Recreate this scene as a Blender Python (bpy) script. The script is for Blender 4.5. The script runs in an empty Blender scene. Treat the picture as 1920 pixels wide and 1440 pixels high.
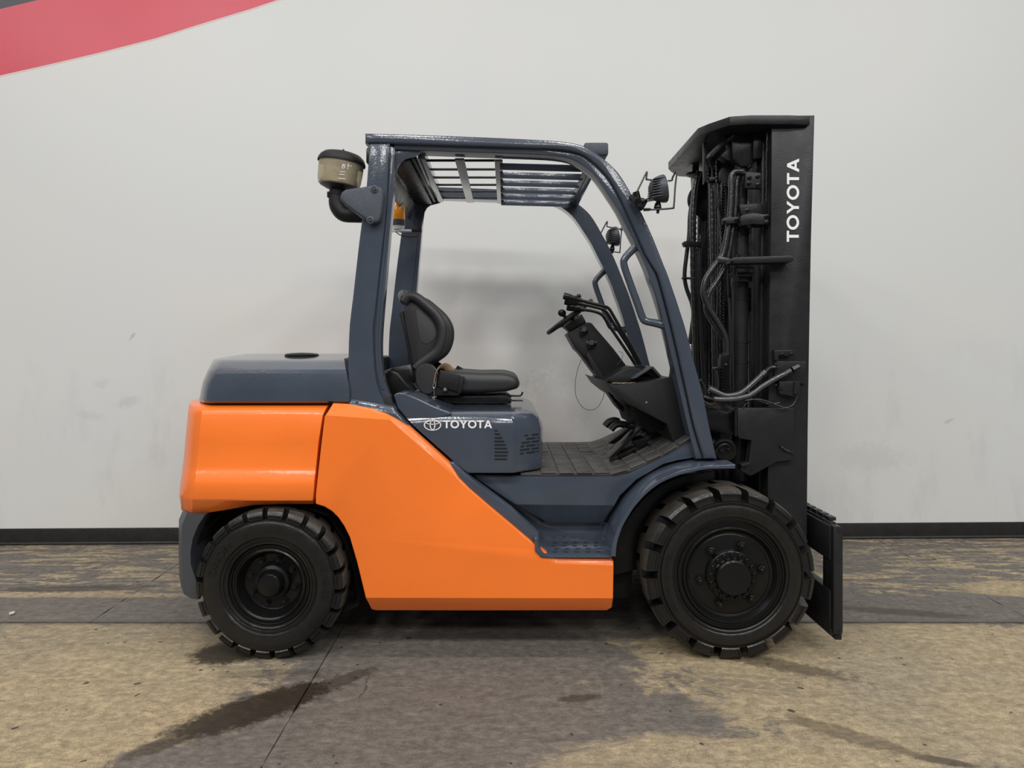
import bpy, bmesh, math, random
from mathutils import Vector, Matrix, noise
random.seed(7)
SC = bpy.context.scene
COL = SC.collection
PI = math.pi

# ---------------------------------------------------------------- camera, world, lamps, exposure
F, CX, CY, D0, H0 = 1300.0, 950.0, 650.0, 3.25, 1.475      # focal length in px, principal point, camera stand-off, eye height
cam = bpy.data.cameras.new('camera'); camo = bpy.data.objects.new('camera', cam); COL.objects.link(camo)
camo.location = (0, -D0, H0); camo.rotation_euler = (PI/2, 0, 0)
cam.sensor_width = 36; cam.lens = 36*F/1920; cam.shift_x = (960-CX)/1920; cam.shift_y = -(720-CY)/1920
cam.clip_start = 0.05
SC.camera = camo
vs = SC.view_settings
SC.display_settings.display_device = 'sRGB'
vs.view_transform = 'Standard'; vs.look = 'None'; vs.gamma = 1; vs.use_curve_mapping = False
vs.exposure = -0.80
w = bpy.data.worlds.new('hall'); SC.world = w; w.use_nodes = True
w.node_tree.nodes['Background'].inputs[0].default_value = (0.93, 0.96, 1.0, 1)
w.node_tree.nodes['Background'].inputs[1].default_value = 0.29
def lamp(x, y, z, power, sx, sy):
    l = bpy.data.lights.new('hall_lamp', 'AREA'); l.shape = 'RECTANGLE'; l.size = sx; l.size_y = sy
    l.energy = power; l.color = (1.0, 0.99, 0.97)
    o = bpy.data.objects.new('hall_lamp', l); COL.objects.link(o); o.location = (x, y, z)
for x in (-7.5, -4.5, -1.5, 1.5, 4.5, 7.5):                 # rows of ceiling lamps of the warehouse
    lamp(x, -5.2, 7.0, 270, 1.3, 1.5)
    lamp(x+1.0, -0.5, 7.0, 75, 1.3, 0.4)
    lamp(x, -10.0, 7.0, 260, 1.3, 2.0)

# ---------------------------------------------------------------- helpers
YC = 0.70                                                    # the truck's centre plane
def PX(px, Y): return (px-CX)*(D0+Y)/F
def PZ(py, Y): return H0-(py-CY)*(D0+Y)/F
def P(px, py, Y): return Vector((PX(px, Y), Y, PZ(py, Y)))
def XZ(pts, Y): return [(PX(a, Y), PZ(b, Y)) for a, b in pts]

def mat(name, col, rough=0.5, metal=0.0, coat=0.0, bump=0.0, bscale=200.0, vary=0.0, vscale=4.0, rvary=0.0, spec=0.5, dark=None):
    m = bpy.data.materials.new(name); m.use_nodes = True
    nt = m.node_tree; b = nt.nodes['Principled BSDF']
    b.inputs['Base Color'].default_value = (*col, 1); b.inputs['Roughness'].default_value = rough
    b.inputs['Metallic'].default_value = metal; b.inputs['Coat Weight'].default_value = coat
    b.inputs['Coat Roughness'].default_value = 0.06
    b.inputs['Specular IOR Level'].default_value = spec
    tc = nt.nodes.new('ShaderNodeTexCoord')
    def nz(scale, detail=4):
        n = nt.nodes.new('ShaderNodeTexNoise'); n.inputs['Scale'].default_value = scale; n.inputs['Detail'].default_value = detail
        nt.links.new(tc.outputs['Object'], n.inputs['Vector']); return n
    if vary > 0:
        n = nz(vscale); r = nt.nodes.new('ShaderNodeValToRGB')
        lo = dark if dark else tuple(c*(1-vary) for c in col); hi = tuple(min(1, c*(1+vary)) for c in col)
        r.color_ramp.elements[0].position = 0.3; r.color_ramp.elements[1].position = 0.7
        r.color_ramp.elements[0].color = (*lo, 1); r.color_ramp.elements[1].color = (*hi, 1)
        nt.links.new(n.outputs['Fac'], r.inputs['Fac']); nt.links.new(r.outputs['Color'], b.inputs['Base Color'])
    if rvary > 0:
        n = nz(vscale*2.3); mr = nt.nodes.new('ShaderNodeMapRange')
        mr.inputs['From Min'].default_value = 0.3; mr.inputs['From Max'].default_value = 0.7
        mr.inputs['To Min'].default_value = max(0.02, rough-rvary); mr.inputs['To Max'].default_value = rough+rvary
        nt.links.new(n.outputs['Fac'], mr.inputs['Value']); nt.links.new(mr.outputs['Result'], b.inputs['Roughness'])
    if bump > 0:
        n = nz(bscale, 3); bp = nt.nodes.new('ShaderNodeBump'); bp.inputs['Strength'].default_value = bump; bp.inputs['Distance'].default_value = 0.004
        nt.links.new(n.outputs['Fac'], bp.inputs['Height']); nt.links.new(bp.outputs['Normal'], b.inputs['Normal'])
        if coat > 0: nt.links.new(bp.outputs['Normal'], b.inputs['Coat Normal'])
    return m
M = {}
M['orange'] = mat('orange_paint', (0.95, 0.200, 0.024), 0.28, coat=0.35, bump=0.12, bscale=55, vary=0.04, vscale=3, spec=0.4)
M['grey'] = mat('blue_grey_paint', (0.050, 0.063, 0.087), 0.20, coat=0.7, bump=0.14, bscale=90, vary=0.10, vscale=5)
M['greytex'] = mat('textured_grey_paint', (0.042, 0.053, 0.072), 0.42, coat=0.1, bump=0.5, bscale=420, vary=0.15, vscale=60)
M['darkgrey'] = mat('dark_grey_paint', (0.050, 0.054, 0.064), 0.45, bump=0.1, bscale=120, vary=0.08)
M['black'] = mat('satin_black_paint', (0.008, 0.008, 0.009), 0.30, bump=0.15, bscale=160, vary=0.15, vscale=8, rvary=0.08, spec=0.32)
M['mast'] = mat('mast_black_paint', (0.016, 0.016, 0.018), 0.36, bump=0.18, bscale=120, vary=0.15, vscale=9, rvary=0.06, spec=0.32)
M['void'] = mat('shade_black', (0.006, 0.006, 0.006), 0.8)  # near-black that puts the shade of hollows and openings into the colour
M['plastic'] = mat('black_plastic', (0.011, 0.011, 0.012), 0.42, bump=0.3, bscale=500, vary=0.12, spec=0.32)
M['vinyl'] = mat('black_vinyl', (0.030, 0.030, 0.033), 0.42, bump=0.25, bscale=300, vary=0.12)
M['tyre'] = mat('painted_tyre_rubber', (0.010, 0.0095, 0.009), 0.34, coat=0.22, bump=0.2, bscale=130, vary=0.2, vscale=12, rvary=0.1, spec=0.32)
M['tread'] = mat('dusty_tread_rubber', (0.062, 0.052, 0.042), 0.75, bump=0.5, bscale=90, vary=0.45, vscale=9)
M['rim'] = mat('black_rim_paint', (0.006, 0.006, 0.006), 0.24, bump=0.12, bscale=180, vary=0.1, spec=0.32)
M['hoselit'] = mat('lit_hose_rubber', (0.045, 0.045, 0.047), 0.25, coat=0.6, bump=0.15, bscale=150)  # paler copy of the hose rubber, the bright highlight put into its colour
M['hose'] = mat('hose_rubber', (0.014, 0.014, 0.015), 0.28, coat=0.5, bump=0.3, bscale=150, vary=0.15, vscale=20)
M['steel'] = mat('bright_steel', (0.62, 0.62, 0.63), 0.28, metal=1.0)
M['matrub'] = mat('worn_mat_rubber', (0.060, 0.058, 0.054), 0.48, bump=0.3, bscale=110, vary=0.3, vscale=10, rvary=0.12)
M['white'] = mat('white_lettering', (0.86, 0.86, 0.85), 0.45)
M['amber'] = mat('amber_lens', (0.95, 0.33, 0.01), 0.2, coat=0.4, vary=0.15, vscale=40)
M['tan'] = mat('tan_webbing', (0.62, 0.40, 0.24), 0.8, bump=0.3, bscale=400)
M['wire'] = mat('thin_wire', (0.10, 0.10, 0.10), 0.4)
M['redpaint'] = mat('red_wall_paint', (0.68, 0.075, 0.110), 0.33, bump=0.15, bscale=140, vary=0.05, vscale=1)
M['charpaint'] = mat('charcoal_wall_paint', (0.065, 0.065, 0.075), 0.4, bump=0.15, bscale=140)
M['palepaint'] = mat('pale_edge_paint', (0.80, 0.62, 0.60), 0.5)
M['base'] = mat('black_baseboard', (0.014, 0.013, 0.013), 0.42, bump=0.5, bscale=60, vary=0.3, vscale=12)
M['chip'] = mat('pale_concrete_chip', (0.55, 0.53, 0.48), 0.8)
M['bowl'] = mat('smoky_bowl', (0.62, 0.54, 0.38), 0.12, coat=0.3, vary=0.12, vscale=25)
M['bowl'].node_tree.nodes['Principled BSDF'].inputs['Transmission Weight'].default_value = 0.55
M['bowl'].node_tree.nodes['Principled BSDF'].inputs['IOR'].default_value = 1.15
M['lens'] = mat('lamp_glass', (0.75, 0.78, 0.8), 0.1, coat=0.5)

def merge(bm, t):
    me = bpy.data.meshes.new('tmp'); t.to_mesh(me); t.free(); bm.from_mesh(me); bpy.data.meshes.remove(me)

class BM:
    """collects shapes in one bmesh"""
    def __init__(s): s.b = bmesh.new()
    def prism(s, pts, y0, y1, bev=0.0, seg=2, both=False, fix=None):
        t = bmesh.new()
        v0 = [t.verts.new((x, y0, z)) for x, z in pts]; v1 = [t.verts.new((x, y1, z)) for x, z in pts]
        n = len(pts)
        f0 = t.faces.new(v0); f1 = t.faces.new(v1[::-1])
        for i in range(n): t.faces.new((v0[i], v1[i], v1[(i+1) % n], v0[(i+1) % n]))
        bmesh.ops.recalc_face_normals(t, faces=t.faces)
        if bev > 0:
            ed = list(f0.edges) + (list(f1.edges) if both else [])
            bmesh.ops.bevel(t, geom=ed, offset=bev, offset_type='OFFSET', segments=seg, profile=0.5, affect='EDGES', clamp_overlap=True)
        if fix: fix(t)
        merge(s.b, t); return s
    def layers(s, rings, cap=True, fix=None):
        t = bmesh.new(); R = [[t.verts.new(p) for p in r] for r in rings]; n = len(rings[0])
        for a, b in zip(R[:-1], R[1:]):
            for i in range(n):
                try: t.faces.new((a[i], a[(i+1) % n], b[(i+1) % n], b[i]))
                except ValueError: pass
        if cap: t.faces.new(R[0][::-1]); t.faces.new(R[-1])
        bmesh.ops.recalc_face_normals(t, faces=t.faces)
        if fix: fix(t)
        merge(s.b, t); return s
    def box(s, c, size, bev=0.0, rot=None, seg=2):
        t = bmesh.new(); bmesh.ops.create_cube(t, size=1)
        bmesh.ops.scale(t, vec=size, verts=t.verts)
        if bev > 0: bmesh.ops.bevel(t, geom=list(t.edges), offset=bev, segments=seg, profile=0.5, affect='EDGES', clamp_overlap=True)
        m = Matrix.Translation(c)
        if rot is not None: m = m @ rot
        t.transform(m); merge(s.b, t); return s
    def tube(s, pts, r, seg=8, sub=0, closed=False, ripple=0.0, rip_n=2, flat=1.0, taper=None):
        pts = [Vector(p) for p in pts]
        if sub: pts = spline(pts, sub, closed)
        t = bmesh.new(); n = len(pts); rings = []; prev = None
        for i, p in enumerate(pts):
            if closed: d = pts[(i+1) % n]-pts[i-1]
            else: d = pts[min(i+1, n-1)]-pts[max(i-1, 0)]
            d.normalize()
            if prev is None:
                u = Vector((0, 1, 0)) if abs(d.y) < 0.9 else Vector((1, 0, 0))
            else: u = prev
            u = (u-d*u.dot(d)); u.normalize(); prev = u; v = d.cross(u)
            rr = r*(1+(ripple if i % rip_n == 0 else 0))
            if taper: rr *= taper(i/(n-1))
            rings.append([t.verts.new(p+u*math.cos(a)*rr+v*math.sin(a)*rr*flat) for a in [2*PI*k/seg for k in range(seg)]])
        m = n if closed else n-1
        for i in range(m):
            a, b = rings[i], rings[(i+1) % n]
            for k in range(seg): t.faces.new((a[k], a[(k+1) % seg], b[(k+1) % seg], b[k]))
        if not closed: t.faces.new(rings[0][::-1]); t.faces.new(rings[-1])
        bmesh.ops.recalc_face_normals(t, faces=t.faces)
        merge(s.b, t); return s
    def lathe(s, prof, c, axis, seg=40, cap=True):
        """prof: (radius, distance along axis)"""
        t = bmesh.new(); ax = Vector(axis).normalized(); c = Vector(c)
        u = ax.orthogonal().normalized(); v = ax.cross(u); rings = []
        for r, h in prof:
            if r < 1e-6: rings.append([t.verts.new(c+ax*h)])
            else: rings.append([t.verts.new(c+ax*h+(u*math.cos(2*PI*k/seg)+v*math.sin(2*PI*k/seg))*r) for k in range(seg)])
        for a, b in zip(rings[:-1], rings[1:]):
            for k in range(seg):
                q = []
                for f in (a[k % len(a)], a[(k+1) % len(a)], b[(k+1) % len(b)], b[k % len(b)]):
                    if f not in q: q.append(f)
                if len(q) > 2: t.faces.new(q)
        if cap:
            if len(rings[0]) > 1: t.faces.new(rings[0][::-1])
            if len(rings[-1]) > 1: t.faces.new(rings[-1])
        bmesh.ops.recalc_face_normals(t, faces=t.faces)
        merge(s.b, t); return s
    def hexbolt(s, c, axis, r, h, stud=True):
        prof = [(r*0.9, 0), (r, h*0.12), (r, h*0.85), (r*0.86, h)]
        s.lathe([(r*1.35, 0), (r*1.35, h*0.15), (r, h*0.16)], c, axis, 14)
        s.lathe(prof, c, axis, 6)
        if stud: s.lathe([(r*0.55, h*0.9), (r*0.55, h*1.5), (r*0.4, h*1.65)], c, axis, 10)
        return s
    def cyl(s, a, b, r, seg=16, bev=0.0):
        a = Vector(a); b = Vector(b); L = (b-a).length
        pr = [(r, 0), (r, L)] if not bev else [(r-bev, 0), (r, bev), (r, L-bev), (r-bev, L)]
        return s.lathe(pr, a, b-a, seg)
    def ball(s, c, r, sc=(1, 1, 1), seg=16):
        t = bmesh.new(); bmesh.ops.create_uvsphere(t, u_segments=seg, v_segments=seg//2+2, radius=r)
        bmesh.ops.scale(t, vec=sc, verts=t.verts); bmesh.ops.translate(t, vec=c, verts=t.verts); merge(s.b, t); return s

def spline(pts, sub, closed=False):
    out = []; n = len(pts)
    rng = n if closed else n-1
    for i in range(rng):
        if closed: p0, p1, p2, p3 = pts[i-1], pts[i], pts[(i+1) % n], pts[(i+2) % n]
        else: p0, p1, p2, p3 = pts[max(i-1, 0)], pts[i], pts[i+1], pts[min(i+2, n-1)]
        for k in range(sub):
            t = k/sub
            out.append(0.5*((2*p1)+(p2-p0)*t+(2*p0-5*p1+4*p2-p3)*t*t+(3*p1-p0-3*p2+p3)*t**3))
    if not closed: out.append(pts[-1].copy())
    return out
def smooth2(pts, sub=3, closed=False):
    return [(v.x, v.y) for v in spline([Vector((a, b)) for a, b in pts], sub, closed)]

def mkobj(name, bm, m, parent=None, ang=32, label=None):
    b = bm.b if isinstance(bm, BM) else bm
    me = bpy.data.meshes.new(name); b.to_mesh(me); b.free()
    for k in (m if isinstance(m, (list, tuple)) else [m]): me.materials.append(M[k] if isinstance(k, str) else k)
    me.polygons.foreach_set('use_smooth', [True]*len(me.polygons)); me.set_sharp_from_angle(angle=math.radians(ang))
    o = bpy.data.objects.new(name, me); COL.objects.link(o)
    if parent: adopt(o, parent)
    if label: o['label'] = label
    return o
def wmat(o):
    m = Matrix.LocRotScale(o.location, o.rotation_euler, o.scale)
    return wmat(o.parent) @ o.matrix_parent_inverse @ m if o.parent else m
def adopt(o, parent):
    o.parent = parent; o.matrix_parent_inverse = wmat(parent).inverted()
def mirror(o, parent=None, kids=True):
    """a mirrored copy of a part (and its sub-parts) on the far side of the truck"""
    me = o.data.copy()
    b = bmesh.new(); b.from_mesh(me)
    for v in b.verts: v.co.y = 2*YC-v.co.y
    bmesh.ops.reverse_faces(b, faces=b.faces); b.to_mesh(me); b.free()
    c = o.copy(); c.data = me; COL.objects.link(c)
    if parent is None: parent = o.parent
    ch = list(o.children) if kids else []
    adopt(c, parent)
    for k in ch: mirror(k, c)
    return c

def px_crease(a, b, Y, slope, lo=None):
    """bend the part of a panel beyond the line a-b (pixels at depth Y) away from the viewer"""
    A = Vector((PX(a[0], Y), PZ(a[1], Y))); B = Vector((PX(b[0], Y), PZ(b[1], Y)))
    d = (B-A).normalized(); n = Vector((-d.y, d.x))                # left of a->b
    def fix(t):
        bmesh.ops.bisect_plane(t, geom=list(t.verts)+list(t.edges)+list(t.faces), plane_co=(A.x, 0, A.y), plane_no=(n.x, 0, n.y))
        for v in t.verts:
            k = (Vector((v.co.x, v.co.z))-A).dot(n)
            if k > 1e-6: v.co.y += slope*k
    return fix
def px_crease2(a, b, c, Y, slope):
    """the same for a bent line a-b-c: beyond both legs"""
    A, Bq, Cq = [Vector((PX(p[0], Y), PZ(p[1], Y))) for p in (a, b, c)]
    d1 = (Bq-A).normalized(); d2 = (Cq-Bq).normalized(); n1 = Vector((-d1.y, d1.x)); n2 = Vector((-d2.y, d2.x)); dn = (n1-n2).normalized()
    def fix(t):
        for co, no in ((A, n1), (Bq, n2), (Bq, dn)):
            bmesh.ops.bisect_plane(t, geom=list(t.verts)+list(t.edges)+list(t.faces), plane_co=(co.x, 0, co.y), plane_no=(no.x, 0, no.y))
        for v in t.verts:
            p = Vector((v.co.x, v.co.z)); k = min((p-A).dot(n1), (p-Bq).dot(n2))
            if k > 1e-6: v.co.y += slope*k
    return fix
def fixes(*fs):
    def f(t):
        for k in fs: k(t)
    return f

# letters of unit cap height
def ellipse_ring(rx, ry, w, c=(0, 0), n=28, wy=None):
    wy = w if wy is None else wy; q = []
    for k in range(n):
        a, b = 2*PI*k/n, 2*PI*(k+1)/n
        q.append([(c[0]+rx*math.cos(a), c[1]+ry*math.sin(a)), (c[0]+rx*math.cos(b), c[1]+ry*math.sin(b)),
                  (c[0]+(rx-w)*math.cos(b), c[1]+(ry-wy)*math.sin(b)), (c[0]+(rx-w)*math.cos(a), c[1]+(ry-wy)*math.sin(a))])
    return q
GLY = {'T': (0.80, [[(0, .81), (.80, .81), (.80, 1), (0, 1)], [(.295, 0), (.505, 0), (.505, .81), (.295, .81)]]),
       'O': (1.06, ellipse_ring(.53, .52, .20, (.53, .5))),
       'Y': (0.96, [[(.375, 0), (.585, 0), (.585, .42), (.375, .42)], [(.375, .42), (.48, .42), (.48, .5965), (.24, 1), (0, 1)], [(.48, .42), (.585, .42), (.96, 1), (.72, 1), (.48, .5965)]]),
       'A': (0.98, [[(0, 0), (.22, 0), (.49, .7105), (.49, 1), (.38, 1)], [(.76, 0), (.98, 0), (.60, 1), (.49, 1), (.49, .7105)], [(.296, .20), (.684, .20), (.616, .38), (.364, .38)]])}
def quads(bm, polys, to3d, n, th=0.0012):
    for p in polys:
        a = [bm.b.verts.new(to3d(x, y)+n*th) for x, y in p]; bm.b.faces.new(a)
        c = [bm.b.verts.new(to3d(x, y)) for x, y in p]
        for i in range(len(p)): bm.b.faces.new((a[i], c[i], c[(i+1) % len(p)], a[(i+1) % len(p)]))
def word(bm, text, org, u, v, n, length, height, th=0.0012, gap=0.07):
    tot = sum(GLY[c][0] for c in text)+gap*(len(text)-1); sx = length/tot; x = 0
    u = Vector(u).normalized(); v = Vector(v).normalized(); n = Vector(n).normalized(); org = Vector(org)
    for c in text:
        quads(bm, GLY[c][1], lambda a, b, x=x: org+u*((x+a)*sx)+v*(b*height), n, th)
        x += GLY[c][0]+gap
def emblem(bm, c, u, v, n, rx, ry, th=0.0012):
    c = Vector(c); u = Vector(u).normalized(); v = Vector(v).normalized(); n = Vector(n).normalized()
    t3 = lambda a, b: c+u*a*rx+v*b*ry
    quads(bm, ellipse_ring(1, 1, .12, wy=.13), t3, n, th)
    quads(bm, ellipse_ring(.33, .86, .12, wy=.10), t3, n, th)
    quads(bm, ellipse_ring(.78, .36, .10, (0, .42), wy=.13), t3, n, th)
NEAR = Vector((0, -1, 0))

# ---------------------------------------------------------------- the setting: wall, baseboard, floor slabs
class G:
    """tiny helper for writing node graphs"""
    def __init__(s, m): s.nt = m.node_tree; s.L = s.nt.links
    def put(s, sock, v):
        if hasattr(v, 'is_output'): s.L.new(v, sock)
        elif v is not None: sock.default_value = v
    def math(s, op, a, b=None, c=None):
        n = s.nt.nodes.new('ShaderNodeMath'); n.operation = op
        for i, k in enumerate((a, b, c)): s.put(n.inputs[i], k)
        return n.outputs[0]
    def noise(s, vec, scale, detail=4, rough=0.55, dist=0.0):
        n = s.nt.nodes.new('ShaderNodeTexNoise'); s.put(n.inputs['Vector'], vec)
        n.inputs['Scale'].default_value = scale; n.inputs['Detail'].default_value = detail
        n.inputs['Roughness'].default_value = rough; n.inputs['Distortion'].default_value = dist
        return n.outputs['Fac']
    def scaled(s, vec, sc, rz=0.0):
        n = s.nt.nodes.new('ShaderNodeMapping'); s.put(n.inputs['Vector'], vec); n.inputs['Scale'].default_value = sc
        n.inputs['Rotation'].default_value = (0, 0, rz); return n.outputs[0]
    def step(s, v, lo, hi, a=0.0, b=1.0):
        n = s.nt.nodes.new('ShaderNodeMapRange'); n.interpolation_type = 'SMOOTHSTEP'; s.put(n.inputs['Value'], v)
        for k, x in (('From Min', lo), ('From Max', hi), ('To Min', a), ('To Max', b)): n.inputs[k].default_value = x
        return n.outputs[0]
    def mix(s, f, a, b):
        n = s.nt.nodes.new('ShaderNodeMix'); n.data_type = 'RGBA'; s.put(n.inputs[0], f)
        s.put(n.inputs[6], a if hasattr(a, 'is_output') else (*a, 1)); s.put(n.inputs[7], b if hasattr(b, 'is_output') else (*b, 1))
        return n.outputs[2]
    def mul(s, *a):
        r = a[0]
        for k in a[1:]: r = s.math('MULTIPLY', r, k)
        return r
    def add(s, *a):
        r = a[0]
        for k in a[1:]: r = s.math('ADD', r, k)
        return r
    def blob(s, x, y, cx, cy, rx, ry, ang=0.0, wob=None, amt=0.5, soft=0.5):
        """soft-edged ragged ellipse mask in floor metres"""
        ca, sa = math.cos(ang), math.sin(ang)
        dx = s.math('SUBTRACT', x, cx); dy = s.math('SUBTRACT', y, cy)
        u = s.math('DIVIDE', s.add(s.mul(dx, ca), s.mul(dy, sa)), rx); v = s.math('DIVIDE', s.math('SUBTRACT', s.mul(dy, ca), s.mul(dx, sa)), ry)
        d = s.math('SQRT', s.add(s.mul(u, u), s.mul(v, v)))
        if wob is not None: d = s.add(d, s.mul(s.math('SUBTRACT', wob, 0.5), amt*2))
        return s.step(d, 1.0+soft*0.5, 1.0-soft*0.5)

def floor_material():
    m = mat('worn_concrete', (0.3, 0.27, 0.22), 0.55); g = G(m); nt = m.node_tree; bs = nt.nodes['Principled BSDF']
    pos = nt.nodes.new('ShaderNodeNewGeometry').outputs['Position']
    sep = nt.nodes.new('ShaderNodeSeparateXYZ'); nt.links.new(pos, sep.inputs[0]); x, y = sep.outputs[0], sep.outputs[1]
    big = g.noise(pos, 0.9, 5, 0.6, 0.4); mid = g.noise(pos, 3.2, 8, 0.7, 0.8); fine = g.noise(pos, 24, 8, 0.75)
    grit = g.noise(pos, 170, 4, 0.75); streak = g.noise(g.scaled(pos, (1.0, 4.5, 1), 0.12), 2.2, 9, 0.75, 1.0)
    fstreak = g.noise(g.scaled(pos, (6.0, 19.0, 1), 0.42), 2.0, 7, 0.78, 1.5); fs2 = g.noise(g.scaled(pos, (3.0, 8.0, 1), -0.35), 3.0, 9, 0.78, 1.0)
    beige, grey, dark = (0.41, 0.325, 0.20), (0.165, 0.146, 0.126), (0.085, 0.070, 0.056)
    wob = g.add(g.mul(mid, 0.6), g.mul(fine, 0.4))
    # how much of the yellowish curing coat is left, slab region by region
    left = g.blob(x, y, -2.35, -0.35, 1.3, 0.85, 0.15, wob, 0.8, 0.3)
    right = g.blob(x, y, 2.35, -0.25, 1.75, 0.75, -0.12, wob, 0.9, 0.4)
    corner = g.blob(x, y, 0.75, -0.86, 0.65, 0.25, 0.0, wob, 1.0, 0.6)
    far = g.mul(g.step(y, 0.80, 0.90), g.step(streak, 0.46, 0.60))
    rim = g.mul(g.step(g.math('ABSOLUTE', g.math('SUBTRACT', g.add(y, g.mul(g.math('SUBTRACT', mid, 0.5), 0.12)), 0.86)), 0.05, 0.02), g.step(x, -1.0, -1.8))
    rpatch = g.blob(x, y, 3.25, 0.95, 0.55, 0.16, -0.1, wob, 0.9, 0.6)
    cov = g.math('MAXIMUM', g.math('MAXIMUM', g.math('MAXIMUM', left, right), g.math('MAXIMUM', corner, far)), g.math('MAXIMUM', rim, rpatch))
    near = g.step(y, 0.46, 0.44)
    strip = g.mul(g.step(y, 0.44, 0.46), g.step(y, 0.86, 0.80))
    cov = g.mul(cov, g.add(near, g.mul(g.math('SUBTRACT', 1.0, near), g.math('SUBTRACT', 1.0, g.mul(strip, 0.8)))))
    cov = g.step(g.add(g.mul(cov, 1.25), g.mul(g.math('SUBTRACT', fine, 0.5), 0.8), g.mul(g.math('SUBTRACT', fs2, 0.5), 1.2), g.mul(g.math('SUBTRACT', streak, 0.5), 0.5)), 0.25, 0.95)
    col = g.mix(cov, grey, beige)
    col = g.mix(g.step(big, 0.42, 0.70, 0.0, 0.35), col, (0.21, 0.19, 0.165))
    def shade(c, f):
        n = nt.nodes.new('ShaderNodeMix'); n.data_type = 'RGBA'; n.blend_type = 'MULTIPLY'; n.inputs[0].default_value = 1.0
        g.put(n.inputs[6], c); k = nt.nodes.new('ShaderNodeCombineXYZ')
        for i in range(3): g.put(k.inputs[i], f)
        g.put(n.inputs[7], k.outputs[0]); return n.outputs[2]
    col = shade(col, g.step(fine, 0.28, 0.72, 0.66, 1.26)); col = shade(col, g.step(fs2, 0.30, 0.70, 0.74, 1.18)); col = shade(col, g.step(grit, 0.25, 0.75, 0.70, 1.28))
    # dirt dragged across in streaks
    col = g.mix(g.step(fstreak, 0.54, 0.74, 0.0, 0.70), col, dark)
    col = g.mix(g.step(streak, 0.55, 0.74, 0.0, 0.45), col, (0.12, 0.103, 0.088))
    # grime along the sawn joints
    gj = g.math('ABSOLUTE', g.math('SUBTRACT', y, 0.455)); col = g.mix(g.mul(g.step(gj, 0.05, 0.0), g.step(fine, 0.35, 0.6), 0.7), col, (0.05, 0.042, 0.035))
    # oil and rust-brown stains
    st = [(-1.34, 0.09, 0.17, 0.12, 0.1, 1.0), (-1.02, -0.42, 0.34, 0.11, 0.70, 1.1), (-0.95, -0.34, 0.16, 0.09, 0.5, 0.9), (-1.22, -0.62, 0.22, 0.05, 0.75, 0.7), (-0.74, -0.20, 0.2, 0.05, 0.75, 0.6), (-1.05, -0.12, 0.22, 0.04, 0.1, 0.35),
          (1.25, -0.03, 0.34, 0.06, -0.45, 0.6), (0.30, -0.34, 0.09, 0.03, 0.2, 0.6), (1.55, -0.78, 0.10, 0.025, -0.3, 0.7), (1.30, -0.62, 0.25, 0.05, -0.6, 0.45), (-2.6, 0.98, 0.5, 0.05, 0.05, 0.6), (2.2, 0.60, 0.35, 0.05, -0.2, 0.55)]
    oil = None
    for cx, cy, rx, ry, an, k in st:
        b = g.mul(g.blob(x, y, cx, cy, rx, ry, an, fine, 0.7, 0.55), k); oil = b if oil is None else g.math('MAXIMUM', oil, b)
    oil = g.mul(oil, g.step(g.add(grit, g.mul(fine, 0.6)), 0.50, 0.80, 0.60, 1.0))
    oil = g.math('MINIMUM', oil, 0.93); col = g.mix(oil, col, (0.024, 0.015, 0.008))
    # tyre tread prints left on the dusty floor
    def tracks(cx, cy, w, ln, ang, pitch):
        ca, sa = math.cos(ang), math.sin(ang)
        dx = g.math('SUBTRACT', x, cx); dy = g.math('SUBTRACT', y, cy)
        u = g.add(g.mul(dx, ca), g.mul(dy, sa)); v = g.math('SUBTRACT', g.mul(dy, ca), g.mul(dx, sa))
        va = g.math('ABSOLUTE', v)
        inside = g.mul(g.step(va, w, w*0.9), g.step(g.math('ABSOLUTE', u), ln, ln*0.8))
        saw = g.math('ABSOLUTE', g.math('SUBTRACT', g.math('FRACT', g.math('DIVIDE', g.add(u, g.mul(g.math('PINGPONG', v, w*0.5), 1.2)), pitch)), 0.5))
        lug = g.math('MAXIMUM', g.step(saw, 0.42, 0.36), 0.0)
        return g.mul(inside, lug, g.step(g.math('ABSOLUTE', g.math('SUBTRACT', va, w*0.5)), 0.004, 0.010), g.step(fine, 0.40, 0.56))
    tr = g.math('MAXIMUM', tracks(0.95, -0.20, 0.09, 0.34, -0.18, 0.085), g.mul(tracks(-0.95, -0.10, 0.09, 0.40, 0.10, 0.085), 0.6))
    tr = g.math('MAXIMUM', tr, g.mul(tracks(-0.15, -0.28, 0.08, 0.42, 0.25, 0.085), 0.5))
    col = g.mix(g.mul(tr, 0.5), col, (0.115, 0.10, 0.086))
    # hairline cracks
    def crack(px0, wob, lo=None, hi=None, w_=0.006):
        d = g.math('ABSOLUTE', g.math('SUBTRACT', g.add(x, g.mul(g.math('SUBTRACT', wob, 0.5), 0.10)), px0))
        k = g.step(d, w_, w_*0.3)
        if lo is not None: k = g.mul(k, g.step(y, lo-0.05, lo), g.step(y, hi+0.05, hi))
        return k
    ck = g.math('MAXIMUM', crack(-0.62, mid, -0.32, -0.16), crack(0.2, big, 0.5, 1.2, 0.003))
    col = g.mix(g.mul(ck, 0.7), col, (0.05, 0.043, 0.036))
    # grit: pale and dark specks
    col = g.mix(g.step(grit, 0.66, 0.76, 0.0, 0.55), col, (0.55, 0.50, 0.40))
    col = g.mix(g.step(g.noise(pos, 95, 2, 0.6), 0.66, 0.74, 0.0, 0.6), col, (0.075, 0.062, 0.05))
    col = g.mix(g.step(g.noise(pos, 17, 1, 0.4), 0.745, 0.775, 0.0, 0.85), col, (0.03, 0.026, 0.022))
    nt.links.new(col, bs.inputs['Base Color'])
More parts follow.
